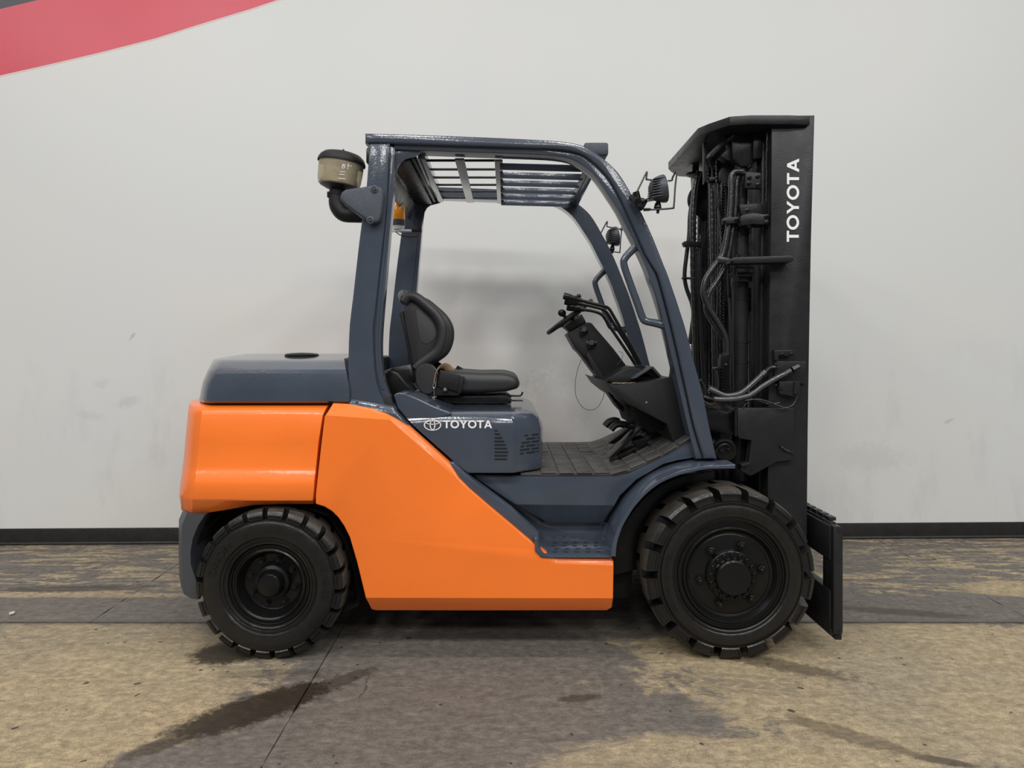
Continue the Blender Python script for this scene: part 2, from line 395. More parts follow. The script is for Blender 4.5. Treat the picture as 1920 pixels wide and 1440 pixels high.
    ro = g.add(0.44, g.mul(cov, 0.14), g.mul(fine, 0.16), g.mul(oil, -0.1)); nt.links.new(ro, bs.inputs['Roughness'])
    bs.inputs['Specular IOR Level'].default_value = 0.35
    bp = nt.nodes.new('ShaderNodeBump'); bp.inputs['Strength'].default_value = 0.75; bp.inputs['Distance'].default_value = 0.007
    nt.links.new(g.add(g.mul(fine, 0.5), g.mul(grit, 0.35), g.mul(fstreak, 0.9), g.mul(mid, 0.3)), bp.inputs['Height']); nt.links.new(bp.outputs['Normal'], bs.inputs['Normal'])
    return m
M['concrete'] = floor_material()
M['joint'] = mat('joint_filler', (0.040, 0.034, 0.028), 0.9)

def wall_material():
    m = mat('off_white_wall', (0.70, 0.70, 0.68), 0.42); g = G(m); nt = m.node_tree; bs = nt.nodes['Principled BSDF']
    pos = nt.nodes.new('ShaderNodeTexCoord').outputs['Object']
    sep = nt.nodes.new('ShaderNodeSeparateXYZ'); nt.links.new(pos, sep.inputs[0]); x, z = sep.outputs[0], sep.outputs[2]
    n1 = g.noise(pos, 0.7, 4); n2 = g.noise(g.scaled(pos, (1, 1, 0.35)), 5, 5, 0.6); n3 = g.noise(pos, 60, 3)
    col = g.mix(g.step(n1, 0.35, 0.65), (0.705, 0.715, 0.705), (0.725, 0.720, 0.695))
    # rubbed, scuffed zone at working height
    zone = g.mul(g.step(z, 1.75, 0.9), g.step(n2, 0.50, 0.72))
    col = g.mix(g.mul(zone, 0.22), col, (0.47, 0.47, 0.47))
    for cx, cz, rx, rz, an, k in ((-2.83, 1.06, 0.09, 0.035, 0.3, .14), (-3.02, 1.20, 0.05, 0.03, 0.2, .1), (-3.1, 0.96, 0.10, 0.03, -0.2, .08), (-2.80, 1.55, 0.03, 0.012, 0.9, .3), (2.8, 0.62, 0.25, 0.1, 0, .10), (3.4, 0.9, .04, .012, .4, .25), (-0.2, 1.15, 0.5, 0.10, 0.1, 0.08), (0.35, 0.95, 0.18, 0.30, 0.4, 0.10), (0.15, 1.35, 0.30, 0.12, 0.7, 0.07)):
        b = g.blob(x, z, cx, cz, rx, rz, an, g.noise(pos, 30, 5, 0.7), 1.2, 1.0); col = g.mix(g.mul(b, k), col, (0.16, 0.16, 0.17))
    nt.links.new(col, bs.inputs['Base Color'])
    bp = nt.nodes.new('ShaderNodeBump'); bp.inputs['Strength'].default_value = 0.12; bp.inputs['Distance'].default_value = 0.003
    nt.links.new(g.add(n3, g.mul(n2, 1.5)), bp.inputs['Height']); nt.links.new(bp.outputs['Normal'], bs.inputs['Normal'])
    return m
M['wall'] = wall_material()

WL, WR = Vector((-3.77, 1.905)), Vector((3.996, 2.106))        # two points of the wall foot
WD = (WR-WL).normalized(); WN = Vector((-WD.y, WD.x))
def wall_pt(t, z, off=0.0):                                   # t metres along the wall from WL, off in front of it
    q = WL+WD*t-WN*off; return Vector((q.x, q.y, z))
def wall_px(px, py, off=0.0):                                 # where a sight line meets the wall
    k = (px-CX)/F; p0 = WL-WN*off                              # x = k*(D0+y)
    t = (k*(D0+p0.y)-p0.x)/(WD.x-k*WD.y); q = p0+WD*t
    return Vector((q.x, q.y, H0-(py-CY)*(D0+q.y)/F))
def slab_on_wall(name, pts, off, m, parent, z0=None):
    b = BM(); front = [wall_px(px, py, off) for px, py in pts]
    nrm = Vector((WN.x, WN.y, 0))
    b.layers([front, [p+nrm*(off+0.004) for p in front]]); return mkobj(name, b, m, parent)
b = BM()
b.layers([[wall_pt(-5, -0.05), wall_pt(13, -0.05), wall_pt(13, 6.2), wall_pt(-5, 6.2)],
          [wall_pt(-5, -0.05, -0.2), wall_pt(13, -0.05, -0.2), wall_pt(13, 6.2, -0.2), wall_pt(-5, 6.2, -0.2)]])
wall = mkobj('wall_back', b, 'wall'); wall['kind'] = 'structure'
edge = [(0, 141.5), (95, 120), (190, 97.7), (292, 71.5), (379, 44), (467, 17.5), (519, 0), (620, -38), (760, -98)]
topl = [(420, -112), (300, -78), (180, -36), (71, 0), (0, 17), (-260, 72)]
slab_on_wall('painted_stripe', [(-260, 192)]+edge+topl, 0.0016, 'redpaint', wall)['label'] = 'red painted stripe sweeping up the wall'
slab_on_wall('painted_stripe', topl[::-1]+[(420, -260), (-260, -260)], 0.0014, 'charpaint', wall)['label'] = 'charcoal painted area above the red stripe'
slab_on_wall('painted_edge', [(-260, 192)]+edge+[(760, -94)]+[(a, c+2.6) for a, c in edge[::-1]]+[(-260, 194.6)], 0.0012, 'palepaint', wall)['label'] = 'thin pale edge line under the red stripe'
b = BM()
prof = [(0.0, 0.0), (0.016, 0.0), (0.016, 0.012), (0.008, 0.02), (0.007, 0.112), (0.004, 0.121), (0.0, 0.122)]
b.layers([[wall_pt(t, z, o) for o, z in prof] for t in (-5, 13)])
bb = mkobj('baseboard_back', b, 'base'); bb['kind'] = 'structure'

# the concrete floor is cast in slabs; joints found in the photograph
b = BM(); b.box((0, -1.5, -0.07), (18, 9, 0.1))
fl = mkobj('floor', b, 'joint'); fl['kind'] = 'structure'
def slab(x0, x1, y0, y1):
    b = BM(); pts = []
    def run(a, c, n):
        for i in range(n):
            t = i/n; q = Vector(a).lerp(Vector(c), t); d = (Vector(c)-Vector(a)).normalized(); k = noise.noise(Vector((q.x*9, q.y*9, 3.1)))*0.006+noise.noise(Vector((q.x*40, q.y*40, 1)))*0.004
            pts.append((q.x-d.y*k, q.y+d.x*k))
    run((x0, y0), (x1, y0), int((x1-x0)*22)); run((x1, y0), (x1, y1), int((y1-y0)*22)); run((x1, y1), (x0, y1), int((x1-x0)*22)); run((x0, y1), (x0, y0), int((y1-y0)*22))
    t = bmesh.new(); v0 = [t.verts.new((p[0], p[1], 0)) for p in pts]; f0 = t.faces.new(v0)
    r = bmesh.ops.extrude_face_region(t, geom=[f0]); vv = [e for e in r['geom'] if isinstance(e, bmesh.types.BMVert)]
    bmesh.ops.translate(t, vec=(0, 0, -0.03), verts=v0)
    bmesh.ops.recalc_face_normals(t, faces=t.faces); merge(b.b, t)
    return mkobj('slab', b, 'concrete', fl, 20)
j = 0.0022
JY, J2, J3, J4 = 0.455, -2.23, 2.83, -0.86
jw = 0.007
slab(-8.5, J2-j, JY+jw, 2.3); slab(J2+j, J3-j, JY+jw, 2.3); slab(J3+j, 8.5, JY+jw, 2.3)
slab(-8.5, J4-j, -5.5, JY-jw); slab(J4+j, 8.5, -5.5, JY-jw)
b = BM()
t = bmesh.new(); bmesh.ops.create_icosphere(t, subdivisions=1, radius=0.016)
for v in t.verts: v.co = v.co*(0.8+0.5*random.random()); v.co.z = v.co.z*0.6+0.0105
t.transform(Matrix.Translation((-2.72, 0.565, 0))); merge(b.b, t)
ch = mkobj('concrete_chip', b, 'chip'); ch['label'] = 'small pale concrete chip lying alone on the floor left of the forklift'; ch['category'] = 'chip'

# ---------------------------------------------------------------- the forklift
fork = bpy.data.objects.new('forklift', None); COL.objects.link(fork); fork.location = (0, YC, 0); fork.empty_display_size = 0.3
fork['label'] = 'orange and grey counterbalance forklift standing on worn concrete, black mast, no forks fitted'
fork['category'] = 'forklift'

# ---- chassis: the dark mass between the wheels
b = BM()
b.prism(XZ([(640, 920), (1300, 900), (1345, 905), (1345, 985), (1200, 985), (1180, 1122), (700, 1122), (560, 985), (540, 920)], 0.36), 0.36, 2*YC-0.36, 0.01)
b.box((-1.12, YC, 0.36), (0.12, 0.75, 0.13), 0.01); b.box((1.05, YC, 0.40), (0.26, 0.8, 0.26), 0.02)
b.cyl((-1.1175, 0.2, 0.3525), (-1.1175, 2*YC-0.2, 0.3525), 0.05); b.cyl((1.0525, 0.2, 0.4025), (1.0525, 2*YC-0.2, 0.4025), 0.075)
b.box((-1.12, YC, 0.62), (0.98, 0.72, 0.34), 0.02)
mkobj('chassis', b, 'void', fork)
# wheel-arch liners
b = BM()
pts = [(640, 1150), (672, 1135), (664, 1075), (645, 1015), (615, 968), (570, 952), (470, 950), (418, 960), (385, 990), (364, 1030), (357, 1085), (372, 1120)]
o3 = [(x, 0.105, z) for x, z in XZ(pts, 0.105)]; o4 = [(x, 0.40, z) for x, z in XZ(pts, 0.105)]
t = bmesh.new()
A = [t.verts.new(p) for p in o3]; Bv = [t.verts.new(p) for p in o4]
for i in range(len(A)-1): t.faces.new((A[i], A[i+1], Bv[i+1], Bv[i]))
t.faces.new(Bv); bmesh.ops.recalc_face_normals(t, faces=t.faces); merge(b.b, t)
lin = mkobj('wheel_arch_liner', b, 'void', fork); mirror(lin)

# ---- counterweight
def ring(side, offs, nmid):
    xc, yc, z = side[-1]; near = list(side)+[(xc+dx, yc+dy, z) for dx, dy in offs]
    far = [(x, 2*YC-y, zz) for x, y, zz in near[::-1]]
    return near+[(xc+nmid, YC, z)]+far
def side_level(py, Y, pf, pc, n=5, tz=None):
    out = []
    for i in range(n):
        t = i/(n-1); px = pf+(pc-pf)*t; out.append((PX(px, Y), Y, PZ(py if tz is None else tz[i], Y)))
    return out
b = BM()
lv = [(756, .16, 618, 392), (757.5, .12, 617.5, 386), (763, .078, 613, 381), (770, .057, 609, 379), (778, .048, 605, 378), (830, .044, 597, 373), (875, .041, 592.5, 369), (884, .034, 591.5, 368),
      (902, .016, 589, 365.5), (912, .013, 588.5, 364.5), (934, .015, 586.5, 361), (938.5, .020, 586, 360.5)]
rings = [ring(side_level(*l), [(-.035, .018), (-.108, .10), (-.188, .27)], -.215) for l in lv]
lo = side_level(943, .085, 588, 361, 5, [945, 945, 947, 957, 965])
rings.append(ring(lo, [(-.03, .018), (-.10, .10), (-.18, .27)], -.205))
lo2 = [(x, y+.10, z) for x, y, z in lo]; rings.append(ring(lo2, [(-.03, .018), (-.05, .06), (-.09, .14)], -.12))
b.layers(rings)
cw = mkobj('counterweight', b, 'orange', fork, 24)

# ---- rear hood cover over the counterweight
b = BM()
lv = [(756, .085, 655, 391), (752, .068, 655.5, 391), (735, .066, 655, 394), (720, .068, 653.5, 397), (700, .078, 650, 405.5), (693, .092, 648.5, 409), (680, .165, 646.5, 416), (675.5, .20, 645.5, 419), (674, .225, 645, 421)]
rings = [ring(side_level(*l), [(-.03, .02), (-.088, .10), (-.16, .27)], -.185) for l in lv]
top = [(x+(0.12*(1 if x < -0.9 else 0)), YC+(y-YC)*0.45, z+0.024) for x, y, z in rings[-1]]
rings.append(top); b.layers(rings)
hc = mkobj('rear_hood', b, 'grey', fork, 26)
b = BM(); c0 = P(566, 668, 0.42); c0.z = 1.428
b.lathe([(0.085, -0.01), (0.088, 0.004), (0.080, 0.010), (0.05, 0.014), (0, 0.016)], c0, (0, 0, 1), 28)
mkobj('filler_cap', b, 'plastic', hc)
b = BM(); b.prism(XZ([(645, 672), (655, 676), (661, 740), (660, 757), (653, 757), (654, 735)], .10), .10, 2*YC-.10, .004)  # black strip standing in for the shaded gap at the hood's end
mkobj('gap_strip', b, 'plastic', hc)

# ---- dark lower rear bumper
b = BM()
fr = [(341.5, 962), (385, 964.5), (371, 986), (361.7, 1009), (357, 1034), (357.5, 1058), (361.7, 1071), (372, 1100), (372, 1124), (357.5, 1122), (344, 1114), (341, 1093), (340, 1060), (340, 986), (348, 964)]
fr = [(350, 963.5), (385, 964.5), (371, 986), (361.7, 1009), (357, 1034), (357.5, 1058), (361.7, 1071), (372, 1100), (372, 1124), (357.5, 1122), (345, 1114.5), (341.5, 1093), (340.5, 1040), (341, 985)]
r0 = [(x, .05, z) for x, z in XZ(fr, .05)]
def shift(pp, y, left):                                        # left-edge points move outwards for the chamfer
    return [(x-(left if i in (0, 10, 11, 12, 13) else 0), y, z) for i, (x, z) in enumerate(pp)]
b.layers([r0, shift(XZ(fr, .05), .16, .066), shift(XZ(fr, .05), .34, .12), shift(XZ(fr, .05), YC, .15)])
bu = mkobj('rear_bumper', b, 'darkgrey', fork, 25); mirror(bu)

# ---- orange side panel
pan = [(621, 757.5), (651, 759), (690, 766), (722, 776), (748, 790), (765, 801), (800, 832), (842.5, 870), (860, 897), (880, 917.5), (920, 952), (963, 988), (990, 1011), (1008, 1026), (1027, 1040), (1047, 1045), (1100, 1046.5), (1141, 1047.5), (1151, 1054),
       (1150, 1120), (1149.5, 1145), (1141, 1152.5), (900, 1153), (702, 1152.8), (693, 1150), (685, 1121), (669, 1054.6), (655, 1007), (645, 987), (634, 971), (622, 959), (608, 950.5), (591.5, 945.5), (591, 930), (601, 840), (608, 782)]
b = BM()
b.prism(XZ(pan, .022), .022, .075, .008, 3)
# bends: lower flange, diagonal shoulder, top shoulder
t = b.b
px_crease((1300, 1122), (560, 1120.5), .022, 0.62)(t)
px_crease2((752, 806), (1040, 1057), (1170, 1061), .022, 0.42)(t)
px_crease((560, 775), (770, 790), .022, 0.55)(t)
sp_ = mkobj('side_panel', b, 'orange', fork, 22); mirror(sp_)

# ---- grey floor frame between side panel and fender
b = BM()
tb = [(886, 889.5), (960, 891.5), (1060, 890), (1122, 889), (1160, 888.5), (1176, 886.5), (1252, 850), (1294, 822), (1300, 822), (1306, 858), (1270, 864), (1244, 871), (1194, 900), (1163, 930), (1146, 961), (1134, 987), (1027, 987.5), (1012, 977), (950, 937), (893, 898)]
b.prism(XZ(tb, .155), .155, .205, .009, 3)
px_crease((1200, 948), (980, 946), .155, 0.55)(b.b)
ff = mkobj('floor_frame', b, 'grey', fork, 24); mirror(ff)
b = BM()
b.prism(XZ([(838, 868), (850, 868), (872, 889), (893, 905), (960, 955), (1010, 1000), (1012, 1030), (1003, 1030), (960, 994), (876, 922)], .05), .05, .12, .006)     # slanting trim rail
b.prism(XZ([(862, 888), (900, 895), (1018, 978), (1140, 980), (1140, 1030), (1000, 1030), (930, 960)], .255), .255, .45, .004)     # recess wall behind the step
tr = mkobj('step_recess', b, 'grey', fork, 24); mirror(tr)
# step plate with punched anti-slip dashes
b = BM(); zs = PZ(1041, .02)
xa, xb = PX(1030, .03), PX(1146, .03)
pr = [(xa-0.060, zs+0.080), (xa-0.050, zs+0.036), (xa-0.026, zs+0.010), (xa, zs), (xb, zs), (xb, zs-0.012), (xa-0.004, zs-0.012), (xa-0.040, zs-0.010), (xa-0.068, zs+0.020), (xa-0.070, zs+0.078)]
b.prism(pr, .014, .27, .004)
st = mkobj('step', b, 'grey', fork, 30)
dash = bmesh.new(); bmesh.ops.create_cube(dash, size=1); bmesh.ops.scale(dash, vec=(0.022, 0.009, 0.004), verts=dash.verts)
dm = None
for r in range(4):
    for c in range(5):
        x = xa+0.03+c*0.052+(0.010 if r % 2 else 0); y = .068+r*0.052
        if dm is None:
            dm = mkobj('tread_slot', dash, 'void', st); dm.location = (x, y, zs+0.0002)
        else:
            k = dm.copy(); COL.objects.link(k); k.location = (x, y, zs+0.0002)
mirror(st)

# ---- front fender: a curved sheet with a lip
arch = [(1145, 1044), (1149.5, 1016), (1158, 990), (1172.5, 964), (1185, 945.5), (1210, 919.5), (1235, 900.5), (1266, 886.5), (1285, 880.5), (1316, 874.5), (1345, 872.5), (1379, 871)]
low = [(1155, 1044), (1157, 1020), (1166.5, 990), (1180, 966), (1191, 949.5), (1213, 925.5), (1238, 906.5), (1268, 893), (1291, 886.5), (1322, 880.5), (1348, 879), (1379, 879)]
A = smooth2(arch, 3); Bq = smooth2(low, 3)
b = BM(); b.prism(XZ(A+Bq[::-1], -.012), -.012, .215, .004)
fe = mkobj('front_fender', b, 'grey', fork, 30); mirror(fe)
b = BM()                                                       # inner splash panel behind the front wheel
sp = smooth2([(1146, 1046), (1153, 1020), (1166, 992), (1190, 955), (1225, 920), (1275, 895), (1340, 884)], 3)
b.prism(XZ(sp+[(1340, 930), (1240, 985), (1195, 1068), (1146, 1080)], .30), .30, .36, .003)
ip = mkobj('splash_panel', b, 'black', fork); mirror(ip)

# ---- engine hood under the seat
def hood_level(py, Y, pl, pc, ex, ey):
    z = PZ(py, Y); xl = PX(pl, Y); xc = PX(pc, Y)
    near = [(xl, Y+.03, z), (xl+.012, Y, z)]+[(xl+.012+(xc-xl-.012)*k/4, Y, z) for k in (1, 2, 3)]+[(xc, Y, z), (xc+.02, Y+.012, z), (xc+ex, Y+ey, z), (xc+ex+.012, Y+ey+.05, z)]
    return near+[(x, 2*YC-y, zz) for x, y, zz in near[::-1]]
b = BM()
lv = [(886.5, .10, 873, 960, .135, .11), (880, .098, 864, 961, .137, .11), (868, .098, 850, 961.5, .138, .11), (838, .098, 816, 962, .139, .11), (809, .098, 783, 962.5, .138, .11), (797, .10, 770, 962, .132, .11), (786, .105, 760, 960, .122, .105),
      (779, .117, 752, 956, .112, .10), (774, .14, 746, 951, .10, .095), (770.5, .175, 744, 946, .095, .09), (768, .22, 744, 942, .09, .085)]
b.layers([hood_level(*l) for l in lv])
hood = mkobj('engine_hood', b, 'grey', fork, 26)
b = BM()                                                       # the upswept rear end of the hood
b.prism(XZ(smooth2([(738, 741), (746, 736.5), (760, 738), (785, 748), (812, 761), (846, 774)], 3)+[(846, 778), (800, 790), (764, 788), (745, 765)], .108), .108, 2*YC-.108, .030, 5, both=True)
mkobj('hood_shoulder', b, 'grey', hood, 30)
b = BM()                                                       # dark console behind the seat
b.prism(XZ([(716, 698), (733, 690), (748, 697), (784, 748), (720, 755)], .30), .30, 2*YC-.30, .02, 3)
mkobj('rear_console', b, 'black', hood)
b = BM(); b.prism(XZ([(655, 772), (700, 783), (726, 793), (757, 815), (858, 904), (873, 890), (866, 886), (842, 866), (780, 808), (739, 764), (733, 744), (722, 744)], .085), .085, .14, .003)  # black strip closing the dark gap between side panel and hood
sl = mkobj('gap_strip', b, 'plastic', hood); mirror(sl, hood)
# louvres on side and chamfered corner: flush black bars stand in for shaded openings
def slot_mesh(L, h):
    s = BM(); s.box((0, 0, 0), (L, 0.006, h), 0.0025, seg=2); return s
rows = [447, 481, 517, 550, 584, 619, 654, 688, 722]; ends = [1095, 1120, 1138, 1160, 1175, 1187, 1197, 1190, 1187]
for ry, re in zip(rows, ends):
    x0, x1 = 720+1065*.1945, 720+re*.1945; py = 720+ry*.1945
    a = PX(x0, .098); c = PX(x1, .098)
    o = mkobj('vent_slot', slot_mesh(c-a, 0.0068), 'void', hood); o.location = ((a+c)/2, .0962, PZ(py, .098))
cxd = Vector((.118, .098, 0)).normalized(); an = math.atan2(cxd.y, cxd.x)
crow = [(0.0, [(45, 85), (120, 195)]), (1, [(65, 155), (180, 195)]), (2, [(15, 100), (120, 195)]), (3, [(5, 40), (65, 155), (180, 195)]), (4, [(0, 95), (120, 195)]), (5, [(0, 35), (65, 155), (175, 195)])]
for r, segs in crow:
    for a, c in segs:
        t0, t1 = 0.018+a/195*0.122, 0.018+c/195*0.122
        base = Vector((PX(962, .098)+.02, .11, PZ(820+r*6.6-2, .11)))
        ctr = base+cxd*((t0+t1)/2)+Vector((cxd.y, -cxd.x, 0))*0.0012
        o = mkobj('vent_slot', slot_mesh(t1-t0, 0.0066), 'void', hood); o.location = ctr; o.rotation_euler = (0, 0, an)
b = BM(); yy = .0978
word(b, 'TOYOTA', P(831.5, 802.8, yy), (1, 0, 0), (0, 0, 1), NEAR, 91*3.35/F, 14.6*3.35/F)
emblem(b, P(811, 796.8, yy), (1, 0, 0), (0, 0, 1), NEAR, 16.3*3.35/F, 10.5*3.35/F)
mkobj('hood_lettering', b, 'white', hood, label='white maker name and oval emblem')

# ---- floor mat, sloping up at the front
b = BM(); zf = PZ(886, .16)
path = [(PX(975, .16), zf), (PX(1122, .16), zf), (PX(1158, .16), PZ(885, .16)), (PX(1182, .16), PZ(878, .16)), (PX(1252, .16), PZ(845, .16)), (PX(1297, .16), PZ(818, .16))]
lowp = [(x+.004, z-.014) for x, z in path]
b.prism(path+lowp[::-1], .150, 2*YC-.150, .003)
fm = mkobj('floor_mat', b, 'matrub', fork)
def mat_at(s):
    L = 0
    for (x0, z0), (x1, z1) in zip(path[:-1], path[1:]):
        l = math.hypot(x1-x0, z1-z0)
        if L+l >= s: k = (s-L)/l; return Vector((x0+(x1-x0)*k, 0, z0+(z1-z0)*k)), math.atan2(z1-z0, x1-x0)
        L += l
    return Vector((path[-1][0], 0, path[-1][1])), 0
b = BM(); s = 0.14
while s < 0.93:
    p, a = mat_at(s)
    for k in range(8):
        y = .20+k*.135
        if random.random() < .93:
            b.box((p.x, y+random.uniform(-.004, .004), p.z+.002), (0.075, 0.118, 0.007), 0.003, Matrix.Rotation(-a, 4, 'Y'))
    s += .088
mkobj('mat_ribs', b, 'matrub', fm)

# ---------------------------------------------------------------- wheels
def tyre_mesh(R, W, prof_out, rs, nb, pitch_off=0.0):
    b = BM()
    inner = [(R-.048, .030), (R-.046, W*.5), (R-.048, W-.030), (rs, W-.010), (rs-.03, W-.002), (prof_out[0][0]+.02, W-.004), (prof_out[0][0], W-.03)]
    b.lathe(prof_out+inner, (0, 0, 0), (0, 1, 0), 96, cap=False)
    pitch = 2*PI/nb
    for half in (0, 1):
        for i in range(nb):
            th0 = pitch_off+(i+0.5*half)*pitch; hw = pitch*0.37
            a0 = 0.002; a1 = W*0.56
            prof = [(rs-.002, a0+.008), (rs+.008, a0), (R-.020, a0+.002), (R-.006, a0+.012), (R, a0+.034), (R, a1), (R-.05, a1+.01)]
            t = bmesh.new(); cols = []
            for k in range(5):
                f = -1+k*0.5; col = []
                for q, (r, a) in enumerate(prof):
                    th = th0+f*hw*(1.0 if q > 1 else 0.93)+(a/W)*0.42*pitch
                    aa = W-a if half else a; tt = th if not half else th0+f*hw*(1.0 if q > 1 else 0.93)+(1-a/W)*0.0*pitch+0.42*pitch*(1-a/W)
                    col.append(t.verts.new((math.cos(tt)*r, aa, math.sin(tt)*r)))
                cols.append(col)
            front = []
            for ca, cb in zip(cols[:-1], cols[1:]):
                for q in range(len(prof)-1):
                    f = t.faces.new((ca[q], cb[q], cb[q+1], ca[q+1]))
                    if q == 1: front.append(f)
                    if q in (3, 4): f.material_index = 1
            t.faces.new(cols[0]); t.faces.new(cols[-1][::-1])
            bmesh.ops.recalc_face_normals(t, faces=t.faces)
            bmesh.ops.inset_region(t, faces=front, thickness=0.0075, depth=0.0)
            bmesh.ops.inset_region(t, faces=front, thickness=0.0018, depth=-0.0060)
            # the block's radial ends are dusty, the flanks are sprayed black
            merge(b.b, t)
    return b
def arc_text(txt, r, size, mid, parent, loc, m, flip=False):
    """raised sidewall lettering bent round the tyre; mid = angle of the middle letter"""
    cu = bpy.data.curves.new('sidewall_lettering', 'FONT'); cu.body = txt; cu.size = size; cu.align_x = 'CENTER'; cu.extrude = 0.0030; cu.offset = size*0.012; cu.space_character = 1.15; cu.resolution_u = 3
    o = bpy.data.objects.new('tmp_text', cu); COL.objects.link(o)
    dg = bpy.context.evaluated_depsgraph_get(); me = bpy.data.meshes.new_from_object(o.evaluated_get(dg))
    bpy.data.objects.remove(o); bpy.data.curves.remove(cu); me.name = 'sidewall_lettering'
    for v in me.vertices:
        x, y, z = v.co; a = mid-x/r; rr = r+y-size*0.35
        v.co = (math.cos(a)*rr, -z, math.sin(a)*rr)
    me.materials.append(M[m])
    k = bpy.data.objects.new('sidewall_lettering', me); COL.objects.link(k); k.location = loc; adopt_at(k, parent)
    return k
def adopt_at(o, parent):
    """parent o, keeping the local coordinates given in the parent's frame"""
    o.parent = parent
def copy_at(o, name_parent, loc, rz):
    c = o.copy(); COL.objects.link(c); c.location = loc; c.rotation_euler = (0, 0, rz); adopt(c, name_parent)
    for k in o.children:
        d = k.copy(); COL.objects.link(d); d.parent = c
    return c

# front (drive) wheel
def front_wheel():
    X, R, W = 1.0525, 0.4025, 0.27
    b = BM()
    b.lathe([(0.0, .020), (.182, .020), (.190, .024), (.200, .020), (.212, .004), (.217, -.002), (.223, -.003), (.228, .003), (.232, .010), (.240, .010), (.243, .004), (.248, .003), (.252, .010), (.258, .012), (.258, .20), (.0, .20)], (0, 0, 0), (0, 1, 0), 96, cap=False)
    wh = mkobj('wheel', b, 'rim', None, 28); wh.location = (X, 0.0, R); adopt(wh, fork)
    po = [(.255, .014), (.259, .003), (.264, .000), (.267, .005), (.271, .005), (.274, -.001), (.280, -.005), (.300, -.007), (.318, -.006), (.326, -.003), (.330, .003), (.332, .009), (.336, .009), (.338, .004), (.343, .005), (.346, .014)]
    ty = mkobj('tyre', tyre_mesh(R, W, po, .340, 18, 0.17), ['tyre', 'tread'], None, 30); adopt_at(ty, wh)
    b = BM()
    b.lathe([(.118, .022), (.118, -.012), (.114, -.017), (.088, -.017), (.083, -.022), (.082, -.040), (.076, -.048), (.0, -.049)], (0, 0, 0), (0, 1, 0), 48, cap=False)
    hb = mkobj('hub', b, 'rim', None, 30); adopt_at(hb, wh)
    bb_ = BM(); bb_.lathe([(.011, 0), (.011, -.010), (.009, -.013), (.0062, -.013), (.0055, -.008), (0, -.008)], (0, 0, 0), (0, 1, 0), 14, cap=False)
    first = None
    for i in range(17):
        a = 2*PI*i/17+.1
        if first is None: first = mkobj('hub_bolt', bb_, 'rim', None, 30); o = first
        else: o = first.copy(); COL.objects.link(o)
        o.location = (math.cos(a)*.1015, -.0165, math.sin(a)*.1015); adopt_at(o, wh)
    nb = BM(); nb.hexbolt((0, 0, 0), (0, -1, 0), .020, .020)
    first = None
    for i in range(6):
        a = math.radians(10+60*i)
        if first is None: first = mkobj('lug_nut', nb, 'rim', None, 30); o = first
        else: o = first.copy(); COL.objects.link(o)
        o.location = (math.cos(a)*.147, .019, math.sin(a)*.147); adopt_at(o, wh)
    arc_text('GLOBESTAR', .306, .032, PI+.26, wh, (0, -.0078, 0), 'tyre'); arc_text('POWER', .306, .032, PI-.16, wh, (0, -.0078, 0), 'tyre')
    return wh, X, R
wh, X, R = front_wheel()
copy_at(wh, fork, (X, 2*YC, R), PI)
# rear (steer) wheel
def rear_wheel():
    X, R, W = -1.1175, 0.3525, 0.19
    b = BM()
    b.lathe([(0.0, .075), (.126, .075), (.134, .071), (.141, .060), (.150, .030), (.157, .018), (.164, .014), (.169, .018), (.172, .026), (.178, .026), (.182, .018), (.187, .016), (.192, .022), (.192, .17), (.0, .17)], (0, 0, 0), (0, 1, 0), 96, cap=False)
    wh = mkobj('wheel', b, 'rim', None, 28); wh.location = (X, 0.0, R); adopt(wh, fork)
    po = [(.190, .024), (.196, .008), (.202, .005), (.206, .010), (.210, .010), (.214, .003), (.219, .002), (.222, .007), (.226, .006), (.232, -.001), (.242, -.004), (.275, -.006), (.293, -.005), (.301, -.001), (.304, .004), (.308, .004), (.311, .012)]
    ty = mkobj('tyre', tyre_mesh(R, W, po, .306, 22, 0.05), ['tyre', 'tread'], None, 30); adopt_at(ty, wh)
    b = BM()
    b.lathe([(.084, .076), (.084, .060), (.080, .050), (.066, .044), (.060, .030), (.056, .012), (.050, .004), (.030, .000), (.0, -.001)], (0, 0, 0), (0, 1, 0), 40, cap=False)
    hb = mkobj('hub', b, 'rim', None, 30); adopt_at(hb, wh)
    nb = BM(); nb.hexbolt((0, 0, 0), (0, -1, 0), .016, .017)
    first = None
    for i in range(8):
        a = math.radians(-15+45*i)
        if first is None: first = mkobj('lug_nut', nb, 'rim', None, 30); o = first
        else: o = first.copy(); COL.objects.link(o)
        o.location = (math.cos(a)*.1085, .0745, math.sin(a)*.1085); adopt_at(o, wh)
    arc_text('ORION', .268, .050, PI-.50, wh, (0, -.0066, 0), 'tyre'); arc_text('7.00-12', .270, .042, .06, wh, (0, -.0066, 0), 'tyre')
    return wh, X, R
wh, X, R = rear_wheel()
copy_at(wh, fork, (X, 2*YC, R), PI)

